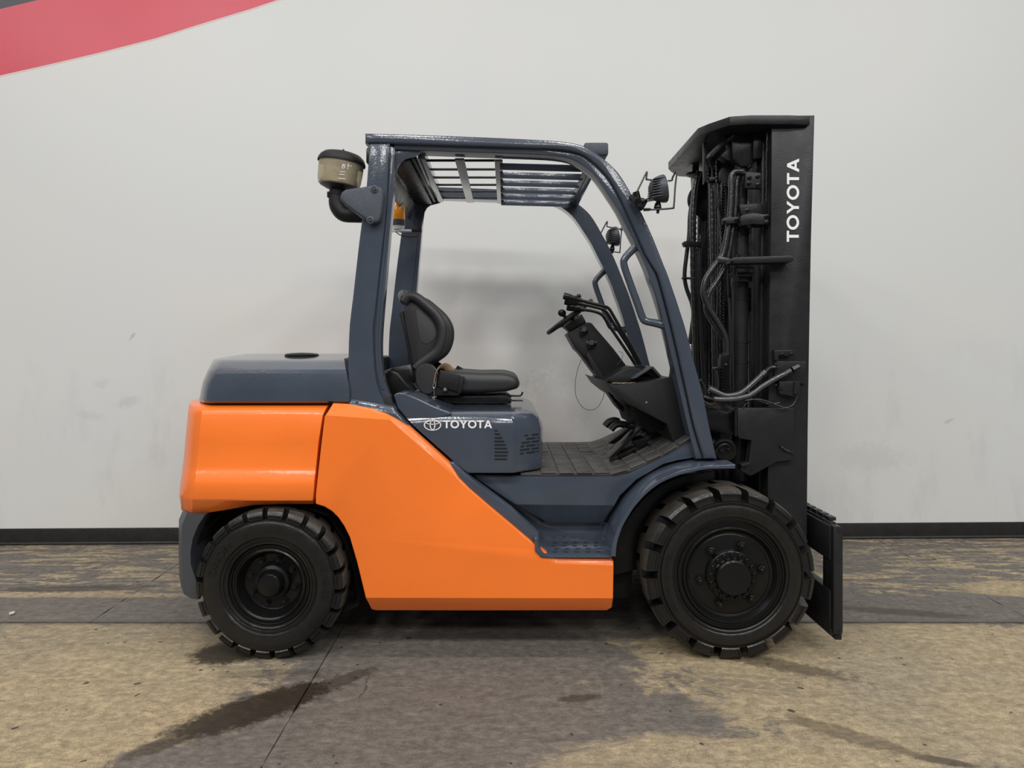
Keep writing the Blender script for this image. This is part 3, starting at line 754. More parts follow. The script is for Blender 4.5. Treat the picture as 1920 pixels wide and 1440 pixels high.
# ---------------------------------------------------------------- overhead guard
gb = BM()
outer = [(684, 249), (740, 250.5), (820, 253), (900, 256), (1000, 260.5), (1050, 264), (1090, 271), (1116, 285), (1142, 305), (1159, 322), (1173, 343), (1186, 366), (1205, 401), (1225, 445), (1246, 498), (1255, 521), (1284, 608), (1303, 680), (1319, 740), (1331, 800), (1345, 861)]
inn = [(684, 268), (740, 269), (820, 271.5), (900, 274), (1000, 277), (1050, 279.5), (1085, 286), (1108, 299), (1129, 318), (1144, 336), (1157, 358), (1171, 386), (1190, 428), (1211, 476), (1229, 505), (1238, 526), (1261, 613), (1282, 705), (1292, 750), (1303, 800), (1321, 861)]
def strip(b, o, i, y0, y1, bev): 
    O = smooth2(o, 2); I = smooth2(i, 2); b.prism(XZ(O+I[::-1], y0), y0, y1, bev, 3); return b
strip(gb, outer, inn, .088, .205, .013)
in1 = [(738, 266), (820, 269), (900, 272), (1000, 275), (1050, 277), (1083, 283), (1106, 297), (1127, 316), (1142, 334), (1155, 357), (1169, 385), (1188, 427), (1209, 476), (1226, 505), (1235, 527), (1258, 613), (1279, 705), (1289, 750), (1300, 800), (1319, 861)]
in2 = [(738, 280), (820, 283), (900, 286), (1000, 289.5), (1040, 292), (1068, 297), (1090, 308), (1112, 326), (1127, 345), (1141, 366), (1159, 394), (1177, 430), (1194, 463), (1211, 500), (1218, 521), (1238, 579), (1268, 705), (1279, 752), (1290, 800), (1305, 861)]
strip(gb, in1, in2, .112, .21, .010)
og = mkobj('overhead_guard', gb, 'grey', fork, 26)
mir_guard = mirror(og, og)
mir_guard.name = 'side_frame'
# rear pillar
b = BM()
pl = smooth2([(693, 269), (687, 347), (678, 415), (671, 470), (661, 560), (655, 610), (652.5, 680), (653, 756)], 2); pr_ = smooth2([(731, 269), (726.5, 347), (720, 430), (712, 500), (703, 585), (699, 620), (702.5, 695), (710, 732), (726, 768)], 2)
b.prism(XZ(pl+pr_[::-1], .080), .080, .175, .008, 3)
q1 = smooth2([(727, 272), (723, 347), (717, 430), (709, 500), (700, 585), (696, 620), (699, 695), (708, 732), (740, 785)], 2); q2 = smooth2([(741, 276), (737, 360), (730, 440), (723, 520), (716, 600), (713.5, 650), (716, 695), (728, 738), (758, 790)], 2)
b.prism(XZ(q1+q2[::-1], .100), .100, .17, .005, 3)
q3 = smooth2([(733, 290), (728, 360), (721, 440), (713, 520), (706, 600), (703.5, 650), (706.5, 695), (716, 730)], 2); q4 = [(a+4.5, c) for a, c in q3]
b.prism(XZ(q3+q4[::-1], .094), .094, .12, .002)
rp = mkobj('rear_pillar', b, 'grey', og, 26); mirror(rp, og)
b = BM()
ft = [(657, 749), (735, 762), (741, 770), (765, 799), (752, 800.5), (740, 793.5), (723, 787.5), (698, 780.5), (657, 774.5), (652, 771), (653.5, 756)]
b.prism(XZ(ft, .055), .055, .16, .009, 3)
px_crease((640, 758), (770, 782), .055, 0.35)(b.b)
fo = mkobj('pillar_foot', b, 'grey', og, 24); mirror(fo, og)
b = BM(); u = Vector((66, 0, -13)); yy = .0615
word(b, 'TOYOTA', P(674.5, 761.5, yy), u, (.2, 0, 1), NEAR, .083, .014, .002)
emblem(b, P(669, 756.5, yy), u, (.2, 0, 1), NEAR, .009, .009, .002); emblem(b, P(708, 764, yy), u, (.2, 0, 1), NEAR, .009, .009, .002)
mkobj('foot_lettering', b, 'grey', og, label='small raised maker name between two round emblems')
# roof: cross bars, thin rods and plates
def roof_z(x): return 2.432-0.035*max(0, x+.6)/1.0
def bar(x, wx, z0, z1, name='cross_bar', y0=.19, m='grey'):
    b = BM(); b.box((x, YC, (z0+z1)/2), (wx, 2*YC-2*y0, z1-z0), .004); return mkobj(name, b, m, og)
bar(-.423, .036, 2.405, 2.455); bar(-.234, .048, 2.400, 2.412); bar(-.040, .040, 2.394, 2.406)
bar(.405, .035, 2.366, 2.375)
b = BM(); b.box((.43, YC, 2.385), (.05, 2*YC-.42, .03), .004); mkobj('cross_bar', b, 'grey', og)
for k in range(6):
    y = .262+k*.176
    b = BM(); b.box((-.23, y, 2.418), (.40, .010, .012), .002); mkobj('roof_slat', b, 'black', og)
    b = BM(); b.box((.185, y, 2.382), (.44, .012, .034), .003, Matrix.Rotation(math.radians(1.5), 4, 'Y')); mkobj('roof_slat', b, 'grey', og)
b = BM()
b.box((-.545, YC, 2.418), (.13, 2*YC-.36, .05), .006); b.box((-.655, YC, 2.40), (.05, 2*YC-.2, .075), .008); b.box((-.465, YC, 2.425), (.018, 2*YC-.36, .04), .004)
b.box((-.60, YC, 2.33), (.012, 2*YC-.5, .10), .003, Matrix.Rotation(math.radians(20), 4, 'Y'))
mkobj('rear_header', b, 'black', og)
b = BM()                                                       # rounded gussets between pillar and rail
gs = [(736, 282), (790, 282), (784, 290), (775, 293), (760, 296.5), (751, 303), (745, 314), (741, 340), (736, 372)]
b.prism(XZ(gs, .13), .13, .145, .002)
gu = mkobj('gusset', b, 'grey', og); mirror(gu, og)
b = BM(); b.box((PX(1114, .3), .34, PZ(288, .3)), (.122, .26, .066), .012); b.box((.445, .3, 2.415), (.05, .10, .11), .006); fb = mkobj('front_header_box', b, 'greytex', og)
# grab handles
b = BM()
b.tube([P(1200, 452, .15), P(1187, 467, .15), P(1172, 484, .15), P(1170, 497, .15), P(1181, 530, .15), P(1193, 563, .15), P(1204, 594, .15), P(1211, 602, .15), P(1228, 605.5, .15), P(1252, 612, .15)], .0185, 12, 5, taper=lambda t: 1.0+.35*max(0, abs(t-.5)*2-.62))
gh = mkobj('grab_handle', b, 'grey', og, 60); mirror(gh, og)

# ---- work lamps on the front pillars with wire cages
b = BM()
c = P(1237, 355, .0); ax = Vector((1, -.05, .16)).normalized()
b.lathe([(.0, -.052), (.022, -.050), (.045, -.036), (.058, -.015), (.064, .006), (.066, .022), (.062, .028), (.0, .029)], c, ax, 28)
for k in range(8):
    z = -.042+k*.012; b.box(c+Vector((-.018+z*.12, 0, z)), (.052, .128-abs(z)*.5, .0045), .001, Matrix.Rotation(-.16, 4, 'Y'))
wl = mkobj('work_lamp', b, 'darkgrey', fork, 30)
b = BM(); b.lathe([(.058, .0285), (.056, .031), (0, .032)], c, ax, 28); mkobj('lamp_lens', b, 'lens', wl)
b = BM()
b.tube([P(1193, 362, .02), P(1203, 342, .03), P(1213, 322, .05), P(1212, 334, .05), P(1216, 337, .05), P(1256, 339, .02), P(1261, 333, -.03), P(1269, 319.5, -.06), P(1266, 350, -.06), P(1263.5, 386, -.06), P(1260, 390.5, -.05), P(1235, 392.5, -.02), P(1210, 393.5, .0)], .0042, 8, 4)
mkobj('wire_cage', b, 'darkgrey', wl, 60)
b = BM()
b.cyl(P(1186, 371, .06), P(1196, 379, .0), .019); b.cyl(P(1192, 360, .03), P(1201, 392, .03), .016); b.box(P(1203, 383, .03), (.035, .05, .05), .006, Matrix.Rotation(.5, 4, 'Y'))
b.tube([P(1201, 386, .02), P(1206, 378, .0), P(1221, 369, .0)], .0045, 8, 3); b.box(P(1213, 393, .0), (.03, .03, .010), .002)
b.cyl(P(1233, 400, .0), P(1236, 382, .0), .007); b.lathe([(.012, 0), (.018, .012), (.014, .03), (.008, .04)], P(1232.5, 394, .0), (0.1, 0, 1), 14)
mkobj('lamp_bracket', b, 'black', wl, 30)
mirror(wl, fork)

# ---- air pre-cleaner bowl, its elbow and the bracket cover
b = BM(); Y = .24; c = P(641, 303, Y); ax = Vector((.13, 0, 1)).normalized()
b.lathe([(.118, -.012), (.119, -.004), (.116, .004), (.114, .010), (.108, .020), (.092, .034), (.06, .043), (.0, .047)], c, ax, 44, cap=False)
b.cyl(c+ax*.045, c+ax*.062, .005, 8)
ac = mkobj('air_precleaner', b, 'plastic', fork, 40)
b = BM()
b.lathe([(.112, -.006), (.111, -.05), (.107, -.10), (.101, -.122), (.084, -.130)], c, ax, 44, cap=False); mkobj('precleaner_bowl', b, 'bowl', ac, 40)
b = BM()
b.lathe([(.075, -.012), (.072, -.08), (.086, -.108), (.088, -.126), (.050, -.130), (.030, -.135), (.030, -.17)], c, ax, 36)
mkobj('precleaner_core', b, mat('smoky_core', (0.42, 0.37, 0.26), 0.6), ac, 40)
b = BM()
b.lathe([(.090, -.112), (.092, -.128), (.060, -.142), (.043, -.146), (.043, -.17)], c, ax, 36)
e = c-ax*.15
b.tube([e, e-ax*.05, e-ax*.085+Vector((.012, 0, 0)), e-ax*.115+Vector((.045, 0, 0)), e-ax*.12+Vector((.10, 0, 0)), e-ax*.12+Vector((.2, 0, 0))], .040, 20, 5)
b.box(e+Vector((-.045, -.01, -.02)), (.012, .02, .03), .003)
mkobj('intake_elbow', b, 'plastic', ac, 40)
b = BM()                                                       # small white marks printed on the bowl
t3 = lambda a, d: c-ax*(.058-d)+Vector((math.sin(a)*.1125, -math.cos(a)*.1125, 0))
for ang, dz, wd, hh in ((.36, .012, .030, .004), (.36, -.022, .05, .003), (.34, -.035, .05, .003), (.36, -.055, .06, .003), (.62, .012, .05, .0025), (.56, -.006, .006, .030)):
    ps = [(ang-wd/2/.11*.5, dz), (ang+wd/2/.11*.5, dz), (ang+wd/2/.11*.5, dz+hh), (ang-wd/2/.11*.5, dz+hh)]; b.b.faces.new([b.b.verts.new(t3(*q)) for q in ps])
quads(b, ellipse_ring(.07, .0075, .03, wy=.003), lambda a, d: t3(.36+a, d+.003), Vector((0, -1, 0)), .0005)
mkobj('printed_mark', b, 'white', ac)
b = BM()
bp = smooth2([(637, 371), (639, 362), (645, 356), (657, 353), (680, 350), (697, 347), (712, 350), (718, 357), (718.5, 375), (716, 395), (713, 411), (707, 417.5), (696, 418), (684, 411), (662, 396), (643, 381)], 2, True)
b.prism(XZ(bp, .035), .035, .17, .013, 4)
br = mkobj('intake_bracket', b, 'greytex', fork, 30)
for px, py in ((702, 355), (694.5, 413)):
    b = BM(); b.lathe([(.016, 0), (.018, .004), (.012, .006), (.011, .002), (0, .002)], P(px, py, .0355), (0, -1, 0), 18, cap=False); b.hexbolt(P(px, py, .034), (0, -1, 0), .006, .008, False); mkobj('bracket_bolt', b, 'darkgrey', br)

# ---- amber beacon hung inside the rear of the guard
b = BM(); Y = .78; c = P(746, 396, Y); k = (D0+Y)/F
b.lathe([(13*k, -17*k), (13.4*k, -16*k), (12.6*k, 12*k), (11*k, 16*k), (6*k, 17.5*k), (0, 18*k)], c, (0, 0, 1), 28)
be = mkobj('beacon', b, 'amber', fork, 40)
b = BM(); b.lathe([(13.6*k, -28*k), (13.8*k, -17*k), (12*k, -16*k)], c, (0, 0, 1), 28); mkobj('beacon_base', b, 'darkgrey', be, 40)
b = BM(); b.lathe([(11*k, -35*k), (13*k, -28*k)], c, (0, 0, 1), 28); b.box(c+Vector((.02, 0, -37*k)), (.12, .05, .012), .002); mkobj('beacon_cup', b, 'lens', be, 40)
b = BM(); b.tube([c+Vector((-.02, 0, -36*k)), c+Vector((.01, 0, -44*k)), c+Vector((.06, .01, -48*k)), c+Vector((.11, .02, -46*k))], .003, 6, 5); b.box(c+Vector((.09, .03, -35*k)), (.09, .03, .02), .002); mkobj('beacon_cable', b, 'plastic', be)

# ---------------------------------------------------------------- seat
Y0, Y1 = .45, .95
b = BM()
cush = smooth2([(820, 712), (830, 698), (846, 695.5), (875, 697), (901, 698.5), (930, 698), (950, 699.5), (967, 706), (974.5, 718), (971, 728), (958, 732.5), (945, 735), (900, 737.5), (862, 738), (826, 736)], 3, True)
r0 = XZ(cush, Y0); cx = sum(p[0] for p in r0)/len(r0); cz = sum(p[1] for p in r0)/len(r0)
def scaled(pp, s, y): return [(cx+(x-cx)*(1-(1-s)*.35), y, cz+(z-cz)*s) for x, z in pp]
b.layers([scaled(r0, .55, Y0), scaled(r0, .86, Y0+.012), scaled(r0, 1.0, Y0+.04), scaled(r0, 1.0, Y0+.11), scaled(r0, .86, Y0+.16), scaled(r0, .86, Y1-.16), scaled(r0, 1.0, Y1-.11), scaled(r0, 1.0, Y1-.04), scaled(r0, .86, Y1-.012), scaled(r0, .55, Y1)])
seat = mkobj('seat', b, 'vinyl', fork, 45)
# backrest: side bolsters bowed forward, a dished pan between, pockets in the flanks
b = BM()
bol = [(757, 566), (766, 556), (780, 558), (799, 573), (817, 590), (828, 609), (830, 627), (827, 644), (819, 660), (804, 672), (790, 682), (781, 692)]
b.tube([P(px, py, Y0+.03) for px, py in bol], .026, 14, 4, taper=lambda t: 1.0+.15*math.sin(PI*t))
b.tube([P(CX+(px-CX)*1.0, py, Y0+.03)+Vector((0, Y1-Y0-.06, 0)) for px, py in bol], .026, 14, 4, taper=lambda t: 1.0+.15*math.sin(PI*t))
wing = smooth2([(757, 566), (768, 560), (797, 575), (817, 594), (827, 615), (828, 632), (821, 655), (803, 672), (786, 684), (778, 694), (770, 655), (761, 610)], 2, True)
b.prism(XZ(wing, Y0+.05), Y0+.038, Y0+.075, .006, 2, both=True)
wf = [(x, z) for x, z in XZ(wing, Y0+.05)]; b.prism(wf, Y1-.075, Y1-.038, .006, 2, both=True)
back = [(759, 570), (763, 600), (770, 640), (778, 685), (784, 690), (800, 680), (798, 650), (790, 610), (778, 572), (768, 562)]
b.prism(XZ(back, Y0+.05), Y0+.05, Y1-.05, .01, 2)
b.tube([P(760, 562, Y0+.03), P(757, 556, Y0+.10), P(757, 553, YC), P(757, 556, Y1-.10)+Vector((0, 0, 0)), P(757, 560, Y0+.03)+Vector((0, Y1-Y0-.06, 0))], .03, 14, 5)
mkobj('backrest', b, 'vinyl', seat, 45)
b = BM()
poc = smooth2([(779, 582), (788, 583), (800, 592), (812, 606), (818, 622), (817, 632), (806, 643), (797, 645), (789, 640), (784, 620)], 3, True)
b.prism(XZ(poc, Y0+.032), Y0+.0345, Y0+.042, .003, 2)
mkobj('bolster_pocket', b, mat('pocket_vinyl', (0.055, 0.055, 0.055), 0.6, bump=0.2, bscale=300), seat, 45)
b = BM(); b.prism(XZ([(747, 586), (756, 583), (763, 622), (778, 698), (781, 712), (776, 712), (762, 650)], Y0+.05), Y0+.05, Y1-.05, .004)
mkobj('back_plate', b, 'plastic', seat)
b = BM(); cc = P(799.5, 711, Y0-.03); k = (D0+Y0-.03)/F
t = BM(); t.lathe([(.0, 0), (.9, .004), (.97, .010), (1.0, .022), (1.0, .075)], (0, 0, 0), (0, 1, 0), 40, cap=False)
t.b.transform(Matrix.Translation(cc) @ Matrix.Rotation(-.12, 4, 'Y') @ Matrix.Diagonal((21.5*k, 1, 30*k, 1))); merge(b.b, t.b)
rc = mkobj('recliner_cover', b, 'vinyl', seat, 30); rc2 = mirror(rc, seat)
b = BM(); yb = Y0-.035
b.prism(XZ([(825, 694), (862, 704), (858, 735), (842, 731), (838, 727), (831, 730), (819, 724)], yb), yb, yb+.07, .006, 2); b.prism(XZ([(861, 704), (870, 707), (864, 738), (857, 737)], yb), yb+.008, yb+.06, .003); b.prism(XZ([(813, 722), (860, 732), (860, 742), (812, 742)], yb), yb+.015, yb+.08, .003)
b.hexbolt(P(834.5, 730.5, yb), (0, -1, 0), .011, .008, False)
bx = mkobj('belt_retractor', b, 'plastic', seat)
b = BM(); b.lathe([(.009, 0), (.008, .004), (0, .0055)], P(834.5, 730.5, yb-.008), (0, -1, 0), 16, cap=False); mkobj('retractor_bolt', b, 'steel', seat)
b = BM()
b.tube([P(814, 718, yb+.02), P(816, 705, yb+.02), P(821, 692, yb+.03), P(829, 686, yb+.06), P(838, 688, yb+.10), P(847, 697, yb+.14)], .020, 8, 5, flat=.16)
mkobj('seat_belt', b, 'tan', seat, 60)
b = BM(); b.tube([P(814, 716, yb), P(811.5, 724, yb), P(814, 728, yb), P(816.5, 723, yb), P(815, 716, yb)], .003, 6, 4); b.tube([P(814, 728, yb), P(814, 736, yb), P(814.5, 745, yb)], .0025, 6, 3); mkobj('belt_ring', b, 'steel', seat)
b = BM(); b.box(P(864, 692, Y1-.1), (.055, .02, .02), .003, Matrix.Rotation(.5, 4, 'Y')); mkobj('belt_buckle', b, 'plastic', seat)
b = BM()
for yo in (0, .30):
    b.prism(XZ([(810, 747), (818, 744), (948, 742), (960, 750), (958, 757), (824, 757), (810, 753)], Y0+.04), Y0+.05+yo, Y0+.12+yo, .004)
b.box((PX(885, Y0+.25), YC, PZ(741, Y0+.25)), (.40, .34, .03), .005)
b.tube([P(930, 742, Y0+.06), P(960, 742, Y0+.06), P(975, 742, Y0+.06), P(979, 738, Y0+.06), P(979.5, 735, Y0+.06)], .005, 8, 3); b.box(P(968, 751, Y0+.05), (.07, .04, .006), .002)
mkobj('seat_rail', b, 'black', seat)
b = BM(); b.prism(XZ([(792, 749), (801, 745), (812, 744), (820, 743), (810, 750), (812, 757), (822, 758), (800, 764), (788, 765), (797, 758)], Y0-.02), Y0-.02, Y0-.012, .002); mkobj('worn_bracket', b, mat('bare_metal', (0.35, 0.35, 0.35), 0.5, metal=.6), seat)

# ---------------------------------------------------------------- steering column, wheel, levers, cowl, pedals
YS = .60
b = BM()
b.prism(XZ([(1064, 627), (1072, 620), (1103, 604), (1110, 606), (1118, 616), (1150, 653), (1178, 690), (1160, 715), (1136, 712), (1108, 680), (1080, 655)], YS), YS, YS+.20, .008, 3)
b.prism(XZ([(1058, 612), (1066, 603), (1092, 588), (1099, 600), (1101, 606), (1070, 622)], YS), YS+.03, YS+.17, .012, 3)
b.prism(XZ([(1080, 653), (1100, 664), (1135, 710), (1146, 740), (1172, 764), (1170, 775), (1160, 765), (1120, 706), (1095, 672)], YS), YS+.02, YS+.18, .006)
b.prism(XZ([(1098, 663), (1104, 661), (1150, 735), (1142, 738), (1118, 704)], YS-.01), YS-.012, YS+.03, .003)
sc_ = mkobj('steering_column', b, 'plastic', fork, 30)
b = BM()
for px, py, r in ((1095, 620, .016), (1109, 644, .019)):
    b.lathe([(r*1.5, 0), (r*1.5, .006), (r, .010), (r, .028), (r*.8, .032), (0, .032)], P(px, py, YS), (-.1, -1, .2), 18, cap=False)
    b.box(P(px-5, py+4, YS)+Vector((0, -.02, 0)), (.02, .02, .03), .004)
mkobj('dash_switch', b, 'rim', sc_)
wn = Vector((-.6, 0, .8)); wc = P(1068, 594, YC); wu = Vector((.8, 0, .6))
b = BM()
b.tube([wc+(wu*math.cos(a)+Vector((0, 1, 0))*math.sin(a))*.150 for a in [2*PI*k/40 for k in range(40)]], .0125, 10, closed=True)
for a in (0.5, 2.6, 4.7): b.tube([wc-wn*.02, wc-wn*.014+(wu*math.cos(a)+Vector((0, 1, 0))*math.sin(a))*.08, wc+(wu*math.cos(a)+Vector((0, 1, 0))*math.sin(a))*.148], .012, 8, 3, flat=.6)
b.lathe([(.03, -.07), (.045, -.04), (.05, -.015), (.042, .002), (.0, .008)], wc, wn, 24)
swl = mkobj('steering_wheel', b, 'plastic', sc_, 40)
b = BM(); kb = wc-wu*.035+Vector((0, -.145, 0)); b.cyl(kb, kb+wn*.03, .010); b.ball(kb+wn*.045, .023, (1, 1, .9)); mkobj('spinner_knob', b, 'rim', sc_, 50)
for i, (dy, pts) in enumerate(((.42, [(1064, 556.5), (1086, 562), (1110, 568.5), (1132, 574), (1142, 579), (1150, 592), (1165, 618), (1185, 652), (1202, 684)]), (.48, [(1066, 566), (1090, 570), (1112, 575), (1130, 580), (1138, 586), (1148, 602), (1163, 625), (1182, 655), (1199, 684)]), (.54, [(1070, 577), (1090, 580), (1110, 583), (1123, 587), (1131, 593), (1142, 610), (1157, 632), (1176, 660), (1192, 684)]))):
    b = BM(); b.tube([P(px, py, dy) for px, py in pts], .0085, 8, 4); L = P(*pts[0], dy); d = (P(*pts[1], dy)-L).normalized()
    lv_ = mkobj('lever', b, 'rim', sc_, 50)
    b = BM(); b.tube([L-d*.022, L-d*.01, L+d*.02, L+d*.05, L+d*.075], .016, 10, 3, taper=lambda t: [1.15, 1.2, 1.0, .75][min(3, int(t*4))]); mkobj('lever_knob', b, 'rim', lv_, 50)
b = BM(); q = P(1085, 557, .44); b.cyl(q-Vector((0, 0, .02)), q, .005); b.ball(q+Vector((0, 0, .004)), .013); mkobj('lever_button', b, 'rim', sc_, 50)
# thin wire looped below the column
b = BM(); b.tube([P(1092, 670, YS), P(1084, 690, YS), P(1079, 715, YS), P(1080, 742, YS), P(1091, 762, YS), P(1106, 769, YS), P(1121, 763, YS), P(1131, 745, YS), P(1133, 735, YS)], .0018, 6, 6); b.tube([P(1157, 684, YS-.01), P(1166, 672, YS-.02), P(1167, 662, YS-.02), P(1160, 659, YS-.01)], .0014, 6, 5)
mkobj('loose_wire', b, 'wire', sc_, 60)
# cowl around the column
b = BM(); Yd = .235
cow = smooth2([(1136, 715), (1150, 722), (1170, 722), (1210, 717), (1245, 709), (1258, 707.5), (1271, 713)], 2)+[(1282, 760), (1296, 824), (1262, 828), (1250, 795), (1225, 782), (1198, 768), (1171, 752), (1150, 735)]
b.prism(XZ(cow, Yd), Yd, 2*YC-Yd, .014, 3)
cowl = mkobj('dash_cowl', b, 'plastic', fork, 28)
b = BM()
b.prism(XZ([(1134, 716), (1150, 702), (1172, 690), (1186, 687), (1200, 690), (1222, 700), (1236, 709), (1160, 722)], .40), .40, 2*YC-.40, .012, 3)
for k in range(6): b.box(P(1196+k*2.2, 694-k*1.0, .40)+Vector((0, .03, .006)), (.045, .05, .004), .001, Matrix.Rotation(.4, 4, 'Y'))
mkobj('lever_boot', b, 'plastic', cowl, 30)
b = BM()
b.prism(XZ([(1186, 711), (1190, 706), (1218, 688), (1225, 687), (1241, 705), (1236, 706), (1222, 691), (1194, 709)], .33), .33, .48, .003)
b.prism(XZ([(1194, 709), (1222, 691), (1236, 706)], .40), .40, .44, .003)
mkobj('console_tray', b, 'darkgrey', cowl)
b = BM()
for k in range(22): b.box((PX(1150+random.random()*42, .30), .262+random.random()*.08, PZ(719.2+random.random()*.6, .25)), (random.uniform(.008, .028), random.uniform(.004, .012), .003), 0, Matrix.Rotation(random.uniform(-.9, .9), 4, 'Z') @ Matrix.Rotation(-.15, 4, 'Y'))
mkobj('dust_patch', b, mat('brown_dust', (0.24, 0.18, 0.13), 0.9, vary=.4, vscale=60), cowl, label='brown dusty debris lying in the cowl tray')
b = BM(); b.prism(XZ([(1262, 680), (1268, 680), (1270, 702), (1258, 710), (1260, 702)], .30), .30, .36, .004); b.prism(XZ([(1272, 716), (1279, 716), (1310, 860), (1302, 860)], .20), .20, .26, .003); mkobj('pillar_bracket', b, 'black', cowl)
b = BM(); b.hexbolt(P(1212, 754.5, Yd), (0, -1, 0), .004, .003, False); mkobj('cowl_screw', b, 'steel', cowl)
# under-dash bulkhead and pedals
b = BM(); b.prism(XZ([(1175, 752), (1250, 780), (1296, 824), (1258, 845), (1230, 800), (1206, 806), (1192, 800)], .62), .45, 2*YC-.3, .006); b.prism(XZ([(1184, 770), (1196, 762), (1246, 790), (1248, 802), (1240, 806)], .42), .40, .46, .004)
mkobj('bulkhead', b, 'void', cowl)
for dx, dy, yy in ((0, 0, .62), (11, 7, .50)):
    b = BM()
    b.tube([P(1134+dx, 799+dy, yy), P(1141+dx, 791+dy, yy), P(1151+dx, 788+dy, yy), P(1160+dx, 790+dy, yy)], .036, 12, 4, flat=.5)
    b.tube([P(1158+dx, 791+dy, yy), P(1180+dx, 793+dy, yy), P(1200, 785+dy, yy), P(1212, 770, yy)], .010, 8, 4)
    mkobj('brake_pedal', b, 'plastic', fork, 40)
b = BM()
for pts in ([(1142, 856), (1150, 858), (1207, 800), (1202, 797)], [(1157, 852), (1190, 838), (1189, 842), (1160, 858)], [(1185, 826), (1194, 840), (1214, 826), (1208, 820)]):
    b.prism(XZ(pts, .42), .40, .52, .004)
b.prism(XZ([(1138, 830), (1150, 832), (1190, 806), (1184, 800), (1160, 815)], .62), .60, .74, .004)
b.cyl(P(1146, 861, .38), P(1146, 861, .55), .010)
mkobj('accelerator_pedal', b, 'rim', fork, 40)

# ---------------------------------------------------------------- mast
YM = .20
b = BM()
b.prism(XZ([(1447, 217), (1527.5, 216), (1521, 450), (1517.5, 640), (1515, 800), (1513.5, 960), (1512, 1130), (1438, 1130), (1440, 900), (1442, 620), (1446, 400)], YM), YM, YM+.035, .003)
b.prism(XZ([(1447, 217), (1460, 217), (1452, 1130), (1438, 1130)], YM), YM+.03, YM+.115, .003)
b.prism(XZ([(1514, 217), (1527, 216), (1511, 1130), (1500, 1130)], YM), YM+.03, YM+.115, .003)
mast = mkobj('mast', b, 'mast', fork, 25); mo = mirror(mast, mast, False); mo.name = 'outer_rail'
# inner rails, slightly behind
b = BM()
b.prism(XZ([(1428, 240), (1440, 240), (1434, 1120), (1420, 1120)], YM+.10), YM+.095, YM+.17, .003); b.prism(XZ([(1500, 226), (1512, 226), (1500, 1120), (1488, 1120)], YM+.10), YM+.095, YM+.17, .003)
b.prism(XZ([(1430, 240), (1512, 226), (1500, 1120), (1422, 1120)], YM+.13), YM+.125, YM+.145, .003)
ir = mkobj('inner_rail', b, 'mast', mast, 25); mirror(ir, mast)
b = BM()
b.prism(XZ([(1416, 240), (1424, 240), (1418, 1100), (1410, 1100)], YM+.2), YM+.175, YM+.24, .003); b.prism(XZ([(1418, 240), (1490, 240), (1482, 1100), (1412, 1100)], YM+.2), YM+.20, YM+.215, .003)
ir = mkobj('inner_rail', b, 'black', mast, 25); mirror(ir, mast)
# bright weld bead and upper blocks seen beside the rail
b = BM(); b.tube([P(1438+random.uniform(-.6, .6)-k*.07, 250+k*5.2, YM+.02) for k in range(26)], .0032, 6, ripple=.5, rip_n=2); mkobj('weld_bead', b, 'mast', mast)
# tie bar across the top
zt = 2.616; th = .045
def tie(z): return [(1.475, .195, z), (1.285, .178, z), (1.112, .195, z), (1.005, .35, z), (.965, .42, z)]
near = [(1.50, .178), (1.40, .165), (1.20, .165), (1.105, .185), (1.03, .30), (.998, .37)]
pl = near+[(x, 2*YC-y) for x, y in near[::-1]]
inn_ = [(1.46, 1.0), (1.46, .4), (1.28, .4), (1.16, .50), (1.12, .62), (1.12, .78), (1.16, .90), (1.28, 1.0)]
b = BM(); t = bmesh.new()
v0 = [t.verts.new((x, y, zt)) for x, y in pl]; f0 = t.faces.new(v0); r = bmesh.ops.extrude_face_region(t, geom=[f0]); bmesh.ops.translate(t, vec=(0, 0, -th), verts=[e for e in r['geom'] if isinstance(e, bmesh.types.BMVert)])
bmesh.ops.recalc_face_normals(t, faces=t.faces); bmesh.ops.bevel(t, geom=[e for e in t.edges if abs(e.calc_face_angle(0)) > .9], offset=.004, segments=2, affect='EDGES', profile=.5); merge(b.b, t)
mkobj('tie_bar', b, 'mast', mast, 25)
b = BM()                                                       # things hanging under the tie bar
b.prism(XZ([(1372, 262), (1420, 250), (1424, 262), (1422, 300), (1404, 312), (1390, 312), (1374, 296)], .30), .30, .40, .006)
hb = mkobj('head_bracket', b, 'black', mast); mirror(hb, mast); b = BM()
b.prism(XZ([(1332, 285), (1344, 272), (1366, 255), (1378, 252), (1366, 262), (1352, 278), (1336, 294), (1332, 292)], .33), .33, .40, .003)
b.prism(XZ([(1352, 292), (1362, 280), (1372, 272), (1376, 300), (1366, 300)], .33), .34, .40, .004)
mkobj('tie_gusset', b, 'mast', mast); b = BM(); b.prism(XZ([(1410, 252), (1428, 252), (1427, 298), (1410, 300)], .30), .28, .34, .003)
hb = mkobj('head_block', b, 'black', mast); mirror(hb, mast)
b = BM(); b.prism(XZ([(1319, 266), (1325, 263), (1326, 338), (1319.5, 345)], .42), .42, .44, .002); b.prism(XZ([(1327, 334), (1340, 333), (1340, 338), (1333, 341), (1328, 341)], .42), .40, .44, .002); b.tube([P(1329, 288, .44), P(1331, 305, .44), P(1335, 320, .44), P(1335, 334, .44)], .006, 8, 3); mkobj('hose_guide', b, 'mast', mast)
b = BM(); c = P(1304, 325, 1.0); b.lathe([(.02, .04), (.02, .01), (.055, .0), (.058, -.012), (.03, -.024)], c, (0, 0, 1), 24); c2 = P(1302, 300, .95); b.hexbolt(P(1300, 297, .9), (-.3, -1, 0), .026, .03)
mkobj('cylinder_head_bolt', b, 'black', mast)
